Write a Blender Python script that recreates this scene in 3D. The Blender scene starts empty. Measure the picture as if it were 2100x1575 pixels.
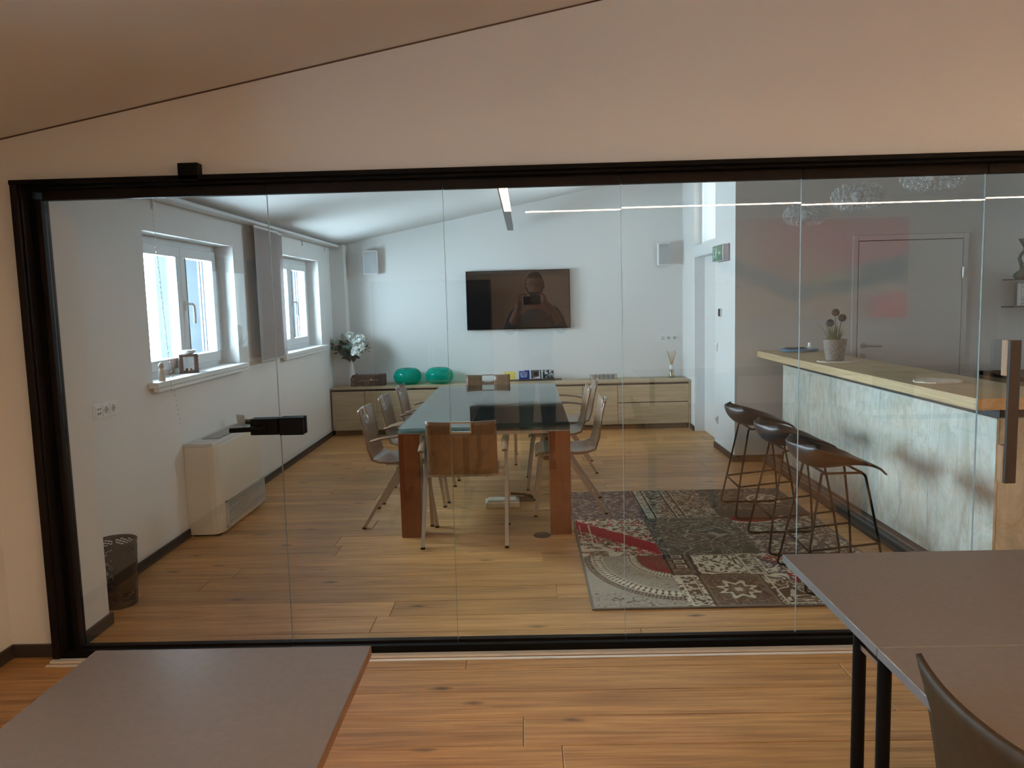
import bpy, bmesh, math, random
import numpy as np
from mathutils import Vector, Matrix
random.seed(7); RNG=np.random.RandomState(5)
S=bpy.context.scene
C=S.collection
# ---------------------------------------------------------------- camera
F_PX,PITCH,YAW,ROLL=1598.576,0.1067078,-0.0190966,-0.0260122
cp,sp,cy,sy=math.cos(PITCH),math.sin(PITCH),math.cos(YAW),math.sin(YAW)
fw=Vector((sy*cp,cy*cp,-sp)); rt=Vector((cy,-sy,0)); up=rt.cross(fw)
r2=rt*math.cos(ROLL)+up*math.sin(ROLL); u2=-rt*math.sin(ROLL)+up*math.cos(ROLL)
cam=bpy.data.cameras.new('camera'); cam.sensor_width=36; cam.lens=F_PX/2100*36; cam.clip_start=.01; cam.clip_end=100
co=bpy.data.objects.new('camera',cam); C.objects.link(co)
M=Matrix((r2,u2,-fw)).transposed().to_4x4(); M.translation=Vector((0,0,1.5)); co.matrix_world=M
S.camera=co
# ---------------------------------------------------------------- world, light, exposure
S.view_settings.view_transform='Standard'; S.view_settings.look='None'
S.view_settings.exposure=0.0; S.view_settings.gamma=1; S.view_settings.use_curve_mapping=False
S.cycles.use_denoising=True; S.cycles.max_bounces=10; S.cycles.diffuse_bounces=4; S.cycles.glossy_bounces=4
S.cycles.transparent_max_bounces=96; S.cycles.transmission_bounces=6; S.cycles.sample_clamp_indirect=4
S.cycles.caustics_reflective=False; S.cycles.caustics_refractive=False
WARM=(1.0,.665,.37); COOL=(.64,.86,1.0)
W=bpy.data.worlds.new('sky'); S.world=W; W.use_nodes=True
bg=W.node_tree.nodes['Background']; bg.inputs[0].default_value=(.68,.87,1,1); bg.inputs[1].default_value=54
def area(name,loc,rot,sx,sy_,power,col,portal=False,spread=math.pi):
    l=bpy.data.lights.new(name,'AREA'); l.spread=spread; l.shape='RECTANGLE'; l.size=sx; l.size_y=sy_; l.energy=power; l.color=col
    o=bpy.data.objects.new(name,l); C.objects.link(o); o.location=loc; o.rotation_euler=rot
    if portal: l.cycles.is_portal=True
    return o
H=math.pi/2
# daylight outside the two left windows, the near room's window
def aim(loc,to): return (Vector(to)-Vector(loc)).to_track_quat('-Z','Y').to_euler()
for nm,y0,pw,lc in (('a',5.36,420,(-4.1,6.5,2.0)),('b',7.87,420,(-3.45,9.35,1.9))):
    area('daylight_window_'+nm,lc,aim(lc,(-2.3,y0-.1,1.45)),1.1,1.3,pw,COOL,spread=1.8)
area('daylight_near_window',(-3.9,.4,1.8),aim((-3.9,.4,1.8),(-2.3,.4,1.45)),1.2,1.2,90,COOL,spread=1.8)
for nm,loc,rz,sx_,sy_ in (('a',(-2.5,5.36,1.51),0,.9,1.42),('b',(-2.5,7.87,1.51),0,.92,1.42),('c',(-2.5,.385,1.48),0,.85,1.13)): area('sky_portal_'+nm,loc,(0,-H,0),sx_,sy_,1,(1,1,1),portal=True)
area('sky_portal_transom',(1.99,8.16,2.38),(0,H,0),.66,.94,1,(1,1,1),portal=True)
area('sky_portal_kitchen',(5.68,6.41,1.5),(0,H,0),.6,.22,1,(1,1,1),portal=True)
NEAR_LAMP=63.0

# ---------------------------------------------------------------- materials
MATS={}
def nt(name):
    m=bpy.data.materials.new(name); m.use_nodes=True; t=m.node_tree; b=t.nodes['Principled BSDF']
    return m,t,b
def N(t,typ,**kw):
    n=t.nodes.new(typ)
    for k,v in kw.items():
        if k in n.inputs.keys(): n.inputs[k].default_value=v
        else: setattr(n,k,v)
    return n
def mat(name,col,rough=.5,metal=0,var=.06,scale=12,bump=0,bscale=200,spec=.5,stretch=(1,1,1)):
    if name in MATS: return MATS[name]
    m,t,b=nt(name); L=t.links
    tc=N(t,'ShaderNodeTexCoord'); mp=N(t,'ShaderNodeMapping'); mp.inputs['Scale'].default_value=stretch
    L.new(tc.outputs['Object'],mp.inputs[0])
    n=N(t,'ShaderNodeTexNoise'); n.inputs['Scale'].default_value=scale; n.inputs['Detail'].default_value=4
    L.new(mp.outputs[0],n.inputs['Vector'])
    r=N(t,'ShaderNodeValToRGB'); e=r.color_ramp.elements
    e[0].position=.3; e[1].position=.7
    e[0].color=[max(0,c*(1-var)) for c in col]+[1]; e[1].color=[min(1,c*(1+var)) for c in col]+[1]
    L.new(n.outputs['Fac'],r.inputs[0]); L.new(r.outputs[0],b.inputs['Base Color'])
    b.inputs['Roughness'].default_value=rough; b.inputs['Metallic'].default_value=metal
    b.inputs['Specular IOR Level'].default_value=spec
    if bump:
        n2=N(t,'ShaderNodeTexNoise'); n2.inputs['Scale'].default_value=bscale; L.new(mp.outputs[0],n2.inputs['Vector'])
        bp=N(t,'ShaderNodeBump'); bp.inputs['Strength'].default_value=bump; bp.inputs['Distance'].default_value=.002
        L.new(n2.outputs['Fac'],bp.inputs['Height']); L.new(bp.outputs[0],b.inputs['Normal'])
    MATS[name]=m; return m
def schlick(t,f0,f1=1.0,pw=5):
    """real glass reflectance from the facing angle, one surface"""
    L=t.links; lw=N(t,'ShaderNodeLayerWeight'); lw.inputs['Blend'].default_value=.5
    p=N(t,'ShaderNodeMath',operation='POWER'); L.new(lw.outputs['Facing'],p.inputs[0]); p.inputs[1].default_value=pw
    q=N(t,'ShaderNodeMath',operation='MULTIPLY_ADD'); L.new(p.outputs[0],q.inputs[0]); q.inputs[1].default_value=f1-f0; q.inputs[2].default_value=f0
    return q.outputs[0]
def glass(name,tint,f0=.045,rough=0.0,f1=1.0,pw=5,milk=0):
    if name in MATS: return MATS[name]
    m,t,b=nt(name); L=t.links; t.nodes.remove(b)
    tr=N(t,'ShaderNodeBsdfTransparent'); gl=N(t,'ShaderNodeBsdfGlossy'); gl.inputs['Roughness'].default_value=rough
    tc=N(t,'ShaderNodeTexCoord'); no=N(t,'ShaderNodeTexNoise'); no.inputs['Scale'].default_value=2; L.new(tc.outputs['Object'],no.inputs['Vector'])
    rp=N(t,'ShaderNodeValToRGB'); rp.color_ramp.elements[0].color=[c*.99 for c in tint]+[1]; rp.color_ramp.elements[1].color=list(tint)+[1]
    L.new(no.outputs['Fac'],rp.inputs[0]); L.new(rp.outputs[0],tr.inputs[0])
    mx=N(t,'ShaderNodeMixShader'); L.new(schlick(t,f0,f1,pw),mx.inputs[0]); L.new(tr.outputs[0],mx.inputs[1]); L.new(gl.outputs[0],mx.inputs[2])
    if milk:
        df=N(t,'ShaderNodeBsdfDiffuse'); df.inputs[0].default_value=(.9,.9,.9,1); mm=N(t,'ShaderNodeMixShader'); mm.inputs[0].default_value=milk; L.new(gl.outputs[0],mm.inputs[1]); L.new(df.outputs[0],mm.inputs[2]); L.new(mm.outputs[0],mx.inputs[2])
    L.new(mx.outputs[0],t.nodes['Material Output'].inputs[0])
    MATS[name]=m; return m
def emis(name,col,st):
    if name in MATS: return MATS[name]
    m,t,b=nt(name); b.inputs['Base Color'].default_value=(.8,.8,.8,1)
    b.inputs['Emission Color'].default_value=list(col)+[1]; b.inputs['Emission Strength'].default_value=st
    MATS[name]=m; return m
def wood(name,c0,c1,rough=.45,grain=(1.2,16,16),knots=0,rand=.35,spec=.5,coat=0):
    """grain along local X; per-object tone"""
    if name in MATS: return MATS[name]
    m,t,b=nt(name); L=t.links
    tc=N(t,'ShaderNodeTexCoord'); oi=N(t,'ShaderNodeObjectInfo')
    sc=N(t,'ShaderNodeVectorMath',operation='SCALE'); sc.inputs['Scale'].default_value=37
    cb=N(t,'ShaderNodeCombineXYZ'); 
    for i in range(3): L.new(oi.outputs['Random'],cb.inputs[i])
    L.new(cb.outputs[0],sc.inputs[0])
    ad=N(t,'ShaderNodeVectorMath',operation='ADD'); L.new(tc.outputs['Object'],ad.inputs[0]); L.new(sc.outputs[0],ad.inputs[1])
    mp=N(t,'ShaderNodeMapping'); mp.inputs['Scale'].default_value=grain; L.new(ad.outputs[0],mp.inputs[0])
    n1=N(t,'ShaderNodeTexNoise'); n1.inputs['Scale'].default_value=1; n1.inputs['Detail'].default_value=7; n1.inputs['Roughness'].default_value=.62; n1.inputs['Distortion'].default_value=.7
    L.new(mp.outputs[0],n1.inputs['Vector'])
    mp2=N(t,'ShaderNodeMapping'); mp2.inputs['Scale'].default_value=[g*k for g,k in zip(grain,(2.2,7,7))]; L.new(ad.outputs[0],mp2.inputs[0])
    n2=N(t,'ShaderNodeTexNoise'); n2.inputs['Scale'].default_value=1; n2.inputs['Detail'].default_value=5; L.new(mp2.outputs[0],n2.inputs['Vector'])
    av=N(t,'ShaderNodeMath',operation='ADD'); L.new(n1.outputs['Fac'],av.inputs[0]); L.new(n2.outputs['Fac'],av.inputs[1])
    hf=N(t,'ShaderNodeMath',operation='MULTIPLY'); L.new(av.outputs[0],hf.inputs[0]); hf.inputs[1].default_value=.5
    rp=N(t,'ShaderNodeValToRGB'); e=rp.color_ramp.elements; e[0].position=.36; e[1].position=.62
    e[0].color=list(c0)+[1]; e[1].color=list(c1)+[1]; L.new(hf.outputs[0],rp.inputs[0])
    # tone per piece
    tn=N(t,'ShaderNodeMath',operation='MULTIPLY_ADD'); L.new(oi.outputs['Random'],tn.inputs[0]); tn.inputs[1].default_value=rand; tn.inputs[2].default_value=1-rand*.55
    vm=N(t,'ShaderNodeVectorMath',operation='SCALE'); L.new(rp.outputs[0],vm.inputs[0]); L.new(tn.outputs[0],vm.inputs['Scale'])
    out=vm.outputs[0]
    if knots:
        mk=N(t,'ShaderNodeMapping'); mk.inputs['Scale'].default_value=(2.3,7.0,1); L.new(ad.outputs[0],mk.inputs[0])
        nz=N(t,'ShaderNodeTexNoise'); nz.inputs['Scale'].default_value=3; L.new(mk.outputs[0],nz.inputs['Vector'])
        mxv=N(t,'ShaderNodeVectorMath',operation='MULTIPLY_ADD'); L.new(nz.outputs['Color'],mxv.inputs[0]); mxv.inputs[1].default_value=(.18,.18,.18); L.new(mk.outputs[0],mxv.inputs[2])
        vo=N(t,'ShaderNodeTexVoronoi'); vo.inputs['Scale'].default_value=1.0; L.new(mxv.outputs[0],vo.inputs['Vector'])
        kr=N(t,'ShaderNodeValToRGB'); k=kr.color_ramp.elements; k[0].position=.03; k[0].color=(.16,.13,.12,1); k[1].position=.14; k[1].color=(1,1,1,1)
        L.new(vo.outputs['Distance'],kr.inputs[0])
        ml=N(t,'ShaderNodeVectorMath',operation='MULTIPLY'); L.new(out,ml.inputs[0]); L.new(kr.outputs[0],ml.inputs[1]); out=ml.outputs[0]
        # grey-brown weathered clouds
        n3=N(t,'ShaderNodeTexNoise'); n3.inputs['Scale'].default_value=1.1; mp3=N(t,'ShaderNodeMapping'); mp3.inputs['Scale'].default_value=(1.2,4,1)
        L.new(ad.outputs[0],mp3.inputs[0]); L.new(mp3.outputs[0],n3.inputs['Vector'])
        r3=N(t,'ShaderNodeValToRGB'); r3.color_ramp.elements[0].position=.56; r3.color_ramp.elements[0].color=(1,1,1,1); r3.color_ramp.elements[1].position=.74; r3.color_ramp.elements[1].color=(.78,.76,.76,1)
        L.new(n3.outputs['Fac'],r3.inputs[0])
        m3=N(t,'ShaderNodeVectorMath',operation='MULTIPLY'); L.new(out,m3.inputs[0]); L.new(r3.outputs[0],m3.inputs[1]); out=m3.outputs[0]
    L.new(out,b.inputs['Base Color']); b.inputs['Roughness'].default_value=rough; b.inputs['Specular IOR Level'].default_value=spec
    b.inputs['Coat Weight'].default_value=coat; b.inputs['Coat Roughness'].default_value=.12
    bp=N(t,'ShaderNodeBump'); bp.inputs['Strength'].default_value=.15; bp.inputs['Distance'].default_value=.002
    L.new(n2.outputs['Fac'],bp.inputs['Height']); L.new(bp.outputs[0],b.inputs['Normal'])
    MATS[name]=m; return m
def vcol(name,rough=.9,spec=.2,bump=0):
    m,t,b=nt(name); a=N(t,'ShaderNodeAttribute',attribute_name='Col'); t.links.new(a.outputs['Color'],b.inputs['Base Color'])
    b.inputs['Roughness'].default_value=rough; b.inputs['Specular IOR Level'].default_value=spec
    if bump:
        tc=N(t,'ShaderNodeTexCoord'); n=N(t,'ShaderNodeTexNoise'); n.inputs['Scale'].default_value=400; t.links.new(tc.outputs['Object'],n.inputs['Vector'])
        bp=N(t,'ShaderNodeBump'); bp.inputs['Strength'].default_value=bump; bp.inputs['Distance'].default_value=.003
        t.links.new(n.outputs['Fac'],bp.inputs['Height']); t.links.new(bp.outputs[0],b.inputs['Normal'])
    return m
M_wall=mat('white_plaster',(.76,.755,.74),.85,var=.015,scale=1.5,bump=.12,bscale=260,spec=.25)
M_ceil=mat('ceiling_paint',(.74,.735,.72),.9,var=.01,scale=1,bump=.1,bscale=300,spec=.2)
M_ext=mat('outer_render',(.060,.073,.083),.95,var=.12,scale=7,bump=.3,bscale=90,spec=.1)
M_dark=mat('dark_bronze_aluminium',(.009,.006,.005),.5,.0,var=.1,scale=5,spec=.12)
M_black=mat('black_metal',(.003,.0028,.0028),.5,.0,var=.1,spec=.08)
M_base=mat('dark_brown_skirting',(.030,.024,.021),.55,var=.1)
M_white=mat('white_lacquer',(.80,.80,.79),.35,var=.01)
M_pvc=mat('white_pvc',(.78,.80,.81),.3,var=.01)
M_chrome=mat('chrome',(.72,.72,.72),.22,1,var=.03)
M_alu=mat('satin_aluminium',(.42,.38,.34),.42,.85,var=.05)
M_steel=mat('brushed_steel',(.45,.44,.42),.35,.9,var=.05)
M_floor=wood('oak_floor',(.29,.13,.042),(.60,.315,.115),.42,grain=(1.3,15,15),knots=1,rand=.34,spec=.45)
M_oak=wood('pale_oak',(.36,.27,.16),(.50,.39,.25),.5,grain=(1.5,22,22),rand=.08)
M_oakc=wood('counter_oak',(.42,.29,.15),(.60,.44,.25),.42,grain=(1.5,18,18),rand=.05)
M_ply=wood('stained_plywood',(.16,.090,.050),(.22,.128,.072),.30,grain=(14,14,1.2),rand=.1,coat=.3)
M_cherry=wood('cherry_wood',(.12,.032,.012),(.19,.052,.02),.3,grain=(16,16,1.2),rand=.1,coat=.6)
M_glass=glass('clear_glass',(.97,.975,.97),.064)
M_pane=glass('window_glass',(.95,.97,.97))
M_tglass=glass('smoked_table_glass',(.76,.85,.83),.06)
M_bubble=glass('acrylic_bubble',(.985,.985,.985),.05,.02,1.0,2.4,.45)

# ---------------------------------------------------------------- mesh helpers
class MB:
    def __init__(s): s.bm=bmesh.new()
    def box(s,x0,x1,y0,y1,z0,z1,mx=None):
        v=[s.bm.verts.new(p) for p in ((x0,y0,z0),(x1,y0,z0),(x1,y1,z0),(x0,y1,z0),(x0,y0,z1),(x1,y0,z1),(x1,y1,z1),(x0,y1,z1))]
        if mx is not None:
            for q in v: q.co=mx@q.co
        for f in ((3,2,1,0),(4,5,6,7),(0,1,5,4),(1,2,6,5),(2,3,7,6),(3,0,4,7)): s.bm.faces.new([v[i] for i in f])
        return s
    def prism(s,poly,axis,a,b):
        """polygon in the two other axes, extruded along axis from a to b"""
        def P(p,t):
            return {'x':(t,p[0],p[1]),'y':(p[0],t,p[1]),'z':(p[0],p[1],t)}[axis]
        A=[s.bm.verts.new(P(p,a)) for p in poly]; B=[s.bm.verts.new(P(p,b)) for p in poly]; n=len(poly)
        s.bm.faces.new(A[::-1]); s.bm.faces.new(B)
        for i in range(n): s.bm.faces.new((A[i],A[(i+1)%n],B[(i+1)%n],B[i]))
        return s
    def tube(s,pts,r,seg=8,close=False,flat=1.0,cap=True,phase=0):
        pts=[Vector(p) for p in pts]; n=len(pts); rings=[]; prev=None
        for i,p in enumerate(pts):
            if close: d=pts[(i+1)%n]-pts[i-1]
            else: d=pts[min(i+1,n-1)]-pts[max(i-1,0)]
            d.normalize()
            if prev is None:
                a=Vector((0,0,1)) if abs(d.z)<.9 else Vector((1,0,0)); u=d.cross(a).normalized()
            else: u=(prev-d*prev.dot(d)).normalized()
            prev=u; w=d.cross(u); rr=r[i] if isinstance(r,(list,tuple)) else r
            rings.append([s.bm.verts.new(p+u*rr*math.cos(2*math.pi*k/seg+phase)+w*rr*flat*math.sin(2*math.pi*k/seg+phase)) for k in range(seg)])
        for i in range(n if close else n-1):
            A=rings[i];B=rings[(i+1)%n]
            for k in range(seg): s.bm.faces.new((A[k],A[(k+1)%seg],B[(k+1)%seg],B[k]))
        if not close and cap: s.bm.faces.new(rings[0][::-1]); s.bm.faces.new(rings[-1])
        return s
    def sq(s,pts,w): return s.tube(pts,w*.7071,4,phase=math.pi/4)
    def lathe(s,prof,c=(0,0,0),seg=28,sx=1,sy=1):
        rings=[]
        for r,z in prof:
            if r<1e-5: rings.append([s.bm.verts.new((c[0],c[1],c[2]+z))])
            else: rings.append([s.bm.verts.new((c[0]+r*sx*math.cos(2*math.pi*k/seg),c[1]+r*sy*math.sin(2*math.pi*k/seg),c[2]+z)) for k in range(seg)])
        for A,B in zip(rings,rings[1:]):
            for k in range(seg):
                q=(A[k%len(A)],A[(k+1)%len(A)],B[(k+1)%len(B)],B[k%len(B)])
                u=[]; [u.append(v) for v in q if v not in u]
                if len(u)>2: s.bm.faces.new(u)
        return s
    def ball(s,c,r,seg=10,rg=6,sc=(1,1,1)):
        s.lathe([(r*math.sin(math.pi*i/rg)*1.0,-r*math.cos(math.pi*i/rg)*sc[2]) for i in range(rg+1)],c,seg,sc[0],sc[1]); return s
    def quad(s,*p): s.bm.faces.new([s.bm.verts.new(q) for q in p]); return s
    def build(s,name,m,parent=None,smooth=False,loc=(0,0,0),bevel=0,recalc=True,cat=None,label=None,group=None,kind=None,rotz=0):
        if recalc: bmesh.ops.recalc_face_normals(s.bm,faces=s.bm.faces)
        me=bpy.data.meshes.new(name); s.bm.to_mesh(me); s.bm.free(); me.materials.append(m)
        if smooth:
            for p in me.polygons: p.use_smooth=True
            if smooth!='all': me.set_sharp_from_angle(angle=math.radians(40))
        o=bpy.data.objects.new(name,me); C.objects.link(o); o.location=loc; o.rotation_euler=(0,0,rotz)
        if parent: o.parent=parent
        if bevel:
            b=o.modifiers.new('bevel','BEVEL'); b.width=bevel; b.segments=2; b.limit_method='ANGLE'
        return tag(o,label,cat,group,kind)
def tag(o,label=None,cat=None,group=None,kind=None):
    if label: o['label']=label
    if cat: o['category']=cat
    if group: o['group']=group
    if kind: o['kind']=kind
    return o
def thing(name,label,cat,loc=(0,0,0),rotz=0,group=None,kind=None):
    o=bpy.data.objects.new(name,None); C.objects.link(o); o.empty_display_size=.1
    o.location=loc; o.rotation_euler=(0,0,rotz); return tag(o,label,cat,group,kind)
def dup(root,loc,rotz=0,label=None):
    def cpy(o,par):
        c=o.copy(); C.objects.link(c); c.parent=par
        for ch in [q for q in KIDS[o.name]]: cpy(ch,c)
        return c
    KIDS={}
    def scan(o):
        KIDS[o.name]=list(o.children)
        for k in o.children: scan(k)
    scan(root); r=cpy(root,None); r.location=loc; r.rotation_euler=(0,0,rotz)
    if label: r['label']=label
    return r
def box(name,m,x0,x1,y0,y1,z0,z1,parent=None,bevel=0,**k):
    """a box whose origin lies at its own base centre"""
    c=((x0+x1)/2,(y0+y1)/2,z0)
    return MB().box(x0-c[0],x1-c[0],y0-c[1],y1-c[1],0,z1-z0).build(name,m,parent,loc=c,bevel=bevel,**k)
ST=dict(kind='structure')
# numpy value noise for printed / woven patterns
def vnoise(x,y,seed=0,oct=1):
    out=0;amp=1;tot=0
    for o in range(oct):
        g=np.random.RandomState(seed+o*17).rand(64,64)
        xi=np.floor(x).astype(int);yi=np.floor(y).astype(int);fx=x-xi;fy=y-yi
        fx=fx*fx*(3-2*fx);fy=fy*fy*(3-2*fy)
        a=g[xi%64,yi%64];b=g[(xi+1)%64,yi%64];c=g[xi%64,(yi+1)%64];d=g[(xi+1)%64,(yi+1)%64]
        out=out+amp*((a*(1-fx)+b*fx)*(1-fy)+(c*(1-fx)+d*fx)*fy);tot+=amp;amp*=.5;x=x*2.03+5.1;y=y*2.03+9.7
    return out/tot
def srgb(*c): return np.array([((v/255+.055)/1.055)**2.4 if v>10 else v/255/12.92 for v in c])
def painted(name,w,h,th,nx,ny,fn,m,parent=None,loc=(0,0,0),plane='xy',**k):
    """a thin slab whose face is a fine grid, coloured point by point by fn(u,v)"""
    us=np.linspace(0,w,nx+1); vs=np.linspace(0,h,ny+1); U,V=np.meshgrid(us,vs)
    col=fn(U.ravel(),V.ravel()); n=(nx+1)*(ny+1)
    if plane=='xy': P=np.stack([U.ravel(),V.ravel(),np.full(n,th)],1); E=[(0,0,0),(w,0,0),(w,h,0),(0,h,0)]
    else: P=np.stack([U.ravel(),np.full(n,th),V.ravel()],1); E=[(0,0,0),(w,0,0),(w,0,h),(0,0,h)]
    idx=np.arange(nx*ny); i=idx%nx; j=idx//nx; a=j*(nx+1)+i
    F=np.stack([a,a+1,a+nx+2,a+nx+1],1)
    if plane!='xy': F=F[:,::-1]
    verts=np.vstack([P,np.array(E)]); e0=n
    cr=[0,nx,n-1,ny*(nx+1)]
    faces=F.tolist()
    side=[[e0,e0+1,cr[1],cr[0]],[e0+1,e0+2,cr[2],cr[1]],[e0+2,e0+3,cr[3],cr[2]],[e0+3,e0,cr[0],cr[3]],[e0+3,e0+2,e0+1,e0]]
    if plane!='xy': side=[f[::-1] for f in side]
    faces+=side
    me=bpy.data.meshes.new(name); me.from_pydata(verts.tolist(),[],faces)
    at=me.color_attributes.new('Col','FLOAT_COLOR','POINT')
    full=np.ones((len(verts),4)); full[:n,:3]=col; full[n:,:3]=col.reshape(-1,3)[cr]*.7
    at.data.foreach_set('color',full.ravel()); me.materials.append(m)
    o=bpy.data.objects.new(name,me); C.objects.link(o); o.location=loc
    if parent: o.parent=parent
    return tag(o,k.get('label'),k.get('cat'),k.get('group'),k.get('kind'))

# ================================================================ SETTING
XL=-2.254; YD=3.289; YF=9.27; XR=1.86; YK=6.97; XE=5.5; YB=-2.6
def zc(x): return 2.215+.19*(x+2.1)
# floor slab with planks as parts
fl=MB().box(-3,XE+.3,YB-.2,YF+.3,-.2,-.0125).build('floor',M_floor,**ST)
def planks():
    w=.1864; L=2.2; r=random.Random(11); meshes={}
    def plank(x0,x1,y0,y1):
        key=round(x1-x0,2); wy=round(y1-y0,4)
        mk=(key,wy)
        if mk not in meshes:
            mb=MB(); g=.0011; hx=(x1-x0)/2-g; hy=(y1-y0)/2-g; c=.002
            bm=mb.bm
            a=[bm.verts.new((sx*hx,sy_*hy,-.012)) for sx,sy_ in ((-1,-1),(1,-1),(1,1),(-1,1))]
            b=[bm.verts.new((sx*hx,sy_*hy,-c)) for sx,sy_ in ((-1,-1),(1,-1),(1,1),(-1,1))]
            d=[bm.verts.new((sx*(hx-c),sy_*(hy-c),0)) for sx,sy_ in ((-1,-1),(1,-1),(1,1),(-1,1))]
            for A,B in ((a,b),(b,d)):
                for k in range(4): bm.faces.new((A[k],A[(k+1)%4],B[(k+1)%4],B[k]))
            bm.faces.new(d)
            me=bpy.data.meshes.new('plank'); bm.to_mesh(me); bm.free(); me.materials.append(M_floor); meshes[mk]=me
        o=bpy.data.objects.new('plank',meshes[mk]); C.objects.link(o); o.location=((x0+x1)/2,(y0+y1)/2,0); o.parent=fl
    starts={16:-.28,17:.49,15:-.96,18:1.45,14:1.3,19:-.69}
    k0=-3
    for k in range(k0,53):
        y0=.07+k*w; y1=y0+w
        y1=min(y1,YF+.02)
        if y0<3.17<y1 or (y0>=3.17 and y1<=3.3): pass
        xmax= XR+.25 if y0>YK+.1 else (5.5 if y0<YD else 4.0)
        xs=starts.get(k, r.uniform(-2.2,0))
        x=xs
        while x>-2.3: x-=L
        while x<xmax:
            a=max(x,-2.3); b=min(x+L,xmax)
            if b-a>.05: plank(round(a,2),round(b,2),y0,y1)
            x+=L
planks()
# walls
wl=MB(); XO=-2.84
w1=(4.64,6.08,1.055,1.972); w2=(7.15,8.585,1.055,1.985)
ys=[3.33,w1[0],w1[1],w2[0],w2[1],9.4]
for a,b in ((ys[0],ys[1]),(ys[2],ys[3]),(ys[4],ys[5])): wl.box(XO,XL,a,b,-.05,2.3)
for w in (w1,w2): wl.box(XO,XL,w[0],w[1],-.05,w[2]-.02).box(XO,XL,w[0],w[1],w[3],2.3)
wl.build('wall_left',M_wall,**ST)
# outer plaster reveals, seen through the panes
for w in (w1,w2):
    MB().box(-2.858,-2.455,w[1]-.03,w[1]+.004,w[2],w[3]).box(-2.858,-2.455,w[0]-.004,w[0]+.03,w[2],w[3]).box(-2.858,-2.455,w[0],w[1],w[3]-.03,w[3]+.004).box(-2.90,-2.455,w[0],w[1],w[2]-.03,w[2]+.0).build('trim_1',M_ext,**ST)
wn=MB(); n3=(-.18,.95,1.055,1.90); XN=-2.285
wn.box(XO,XN,YB-.1,n3[0],-.05,2.25).box(XO,XN,n3[1],3.33,-.05,2.25).box(XO,XN,n3[0],n3[1],-.05,n3[2]-.02).box(XO,XN,n3[0],n3[1],n3[3],2.25)
wn.build('wall_near_left',M_wall,**ST)
wf=MB(); wf.prism([(XL-.3,-.05),(2.2,-.05),(2.2,zc(2.2)+.05),(XL-.3,zc(XL-.3)+.05)],'y',YF,YF+.12); far=wf.build('wall_far',M_wall,**ST)
MB().box(XL,-2.09,9.1,YF,0,zc(-2.2)).build('pilaster',M_wall,far)
# right wall of the meeting room with recessed sliding door and transom
d1=(7.69,8.63); top=3.25
wr=MB().box(XR,XR+.45,YK,d1[0],-.05,top).box(XR,XR+.45,d1[1],YF,-.05,top).box(XR,XR+.45,d1[0],d1[1],1.93,2.035).box(XR,XR+.45,d1[0],d1[1],2.74,top)
wr.build('wall_right',M_wall,**ST)
MB().box(XR+.0005,6,YK-.0012,YK+.1,-.05,3.9).build('wall_kitchen',mat('dimmed_plaster',(.60,.57,.53),.85,var=.015,scale=1.5,bump=.12,bscale=260,spec=.25),**ST)  # wall plaster darkened so it reads dim and the reflected painting stands out
ke=MB(); kw=(6.3,6.52,1.2,1.8)
ke.box(XE,XE+.2,YB,kw[0],-.05,4).box(XE,XE+.2,kw[1],YK+.1,-.05,4).box(XE,XE+.2,kw[0],kw[1],-.05,kw[2]).box(XE,XE+.2,kw[0],kw[1],kw[3],4)
ke.build('wall_kitchen_right',M_wall,**ST)
MB().prism([(-2.9,-.05),(XE+.2,-.05),(XE+.2,zc(XE+.2)+.05),(-2.9,zc(-2.9)+.05)],'y',YB-.15,YB).build('wall_near_back',M_wall,**ST)
# partition wall around the glass
wp=MB().prism([(-2.31,2.036),(XE,2.036),(XE,zc(XE)-.004),(-2.31,zc(-2.31)-.004)],'y',3.235,3.34)
wp.box(-2.31,-2.077,3.243,3.34,-.02,2.036).box(2.655,XE,3.243,3.34,-.02,2.036)
wp.box(XL-.02,-2.032,3.34,3.575,-.02,2.25)
wp.build('wall_partition',M_wall,**ST)
# ceiling, one sloping slab
def cslab(x0,x1,y0,y1,mb):
    mb.prism([(x0,zc(x0)),(x1,zc(x1)),(x1,zc(x1)+.15),(x0,zc(x0)+.15)],'y',y0,y1)
cm=MB(); cslab(-3,XE+.3,YB-.2,YF+.2,cm)
cm.build('ceiling',M_ceil,**ST)
# dark strip painted in for the shadow gap between partition and ceiling
sl=math.atan(.19)
MB().prism([(-2.31,zc(-2.31)-.006),(1.5,zc(1.5)-.006),(1.5,zc(1.5)-.0005),(-2.31,zc(-2.31)-.0005)],'y',3.2315,3.235).build('trim_3',mat('shadow_gap_line',(.09,.055,.035),.8),**ST)
# skirtings
def base(name,x0,x1,y0,y1,h=.058): box(name,M_base,x0,x1,y0,y1,0,h,bevel=.003,**ST)
base('baseboard_left',XL,XL+.014,3.575,9.1); base('baseboard_pillar',-2.032,-2.018,3.34,3.588); base('baseboard_pillar_end',XL+.014,-2.018,3.575,3.589)
base('baseboard_partition',-2.285,-2.077,3.229,3.243); base('baseboard_near_left',XN,XN+.014,YB,3.229)
base('baseboard_far',-2.09,XR,YF-.012,YF); base('baseboard_right',XR-.014,XR,YK-.0,d1[0]); base('baseboard_right_far',XR-.014,XR,d1[1],YF-.012)
base('baseboard_kitchen',XR-.014,2.9,YK-.015,YK-.001)
base('baseboard_near_back',-1.5,XE,YB,YB+.014)

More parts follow.
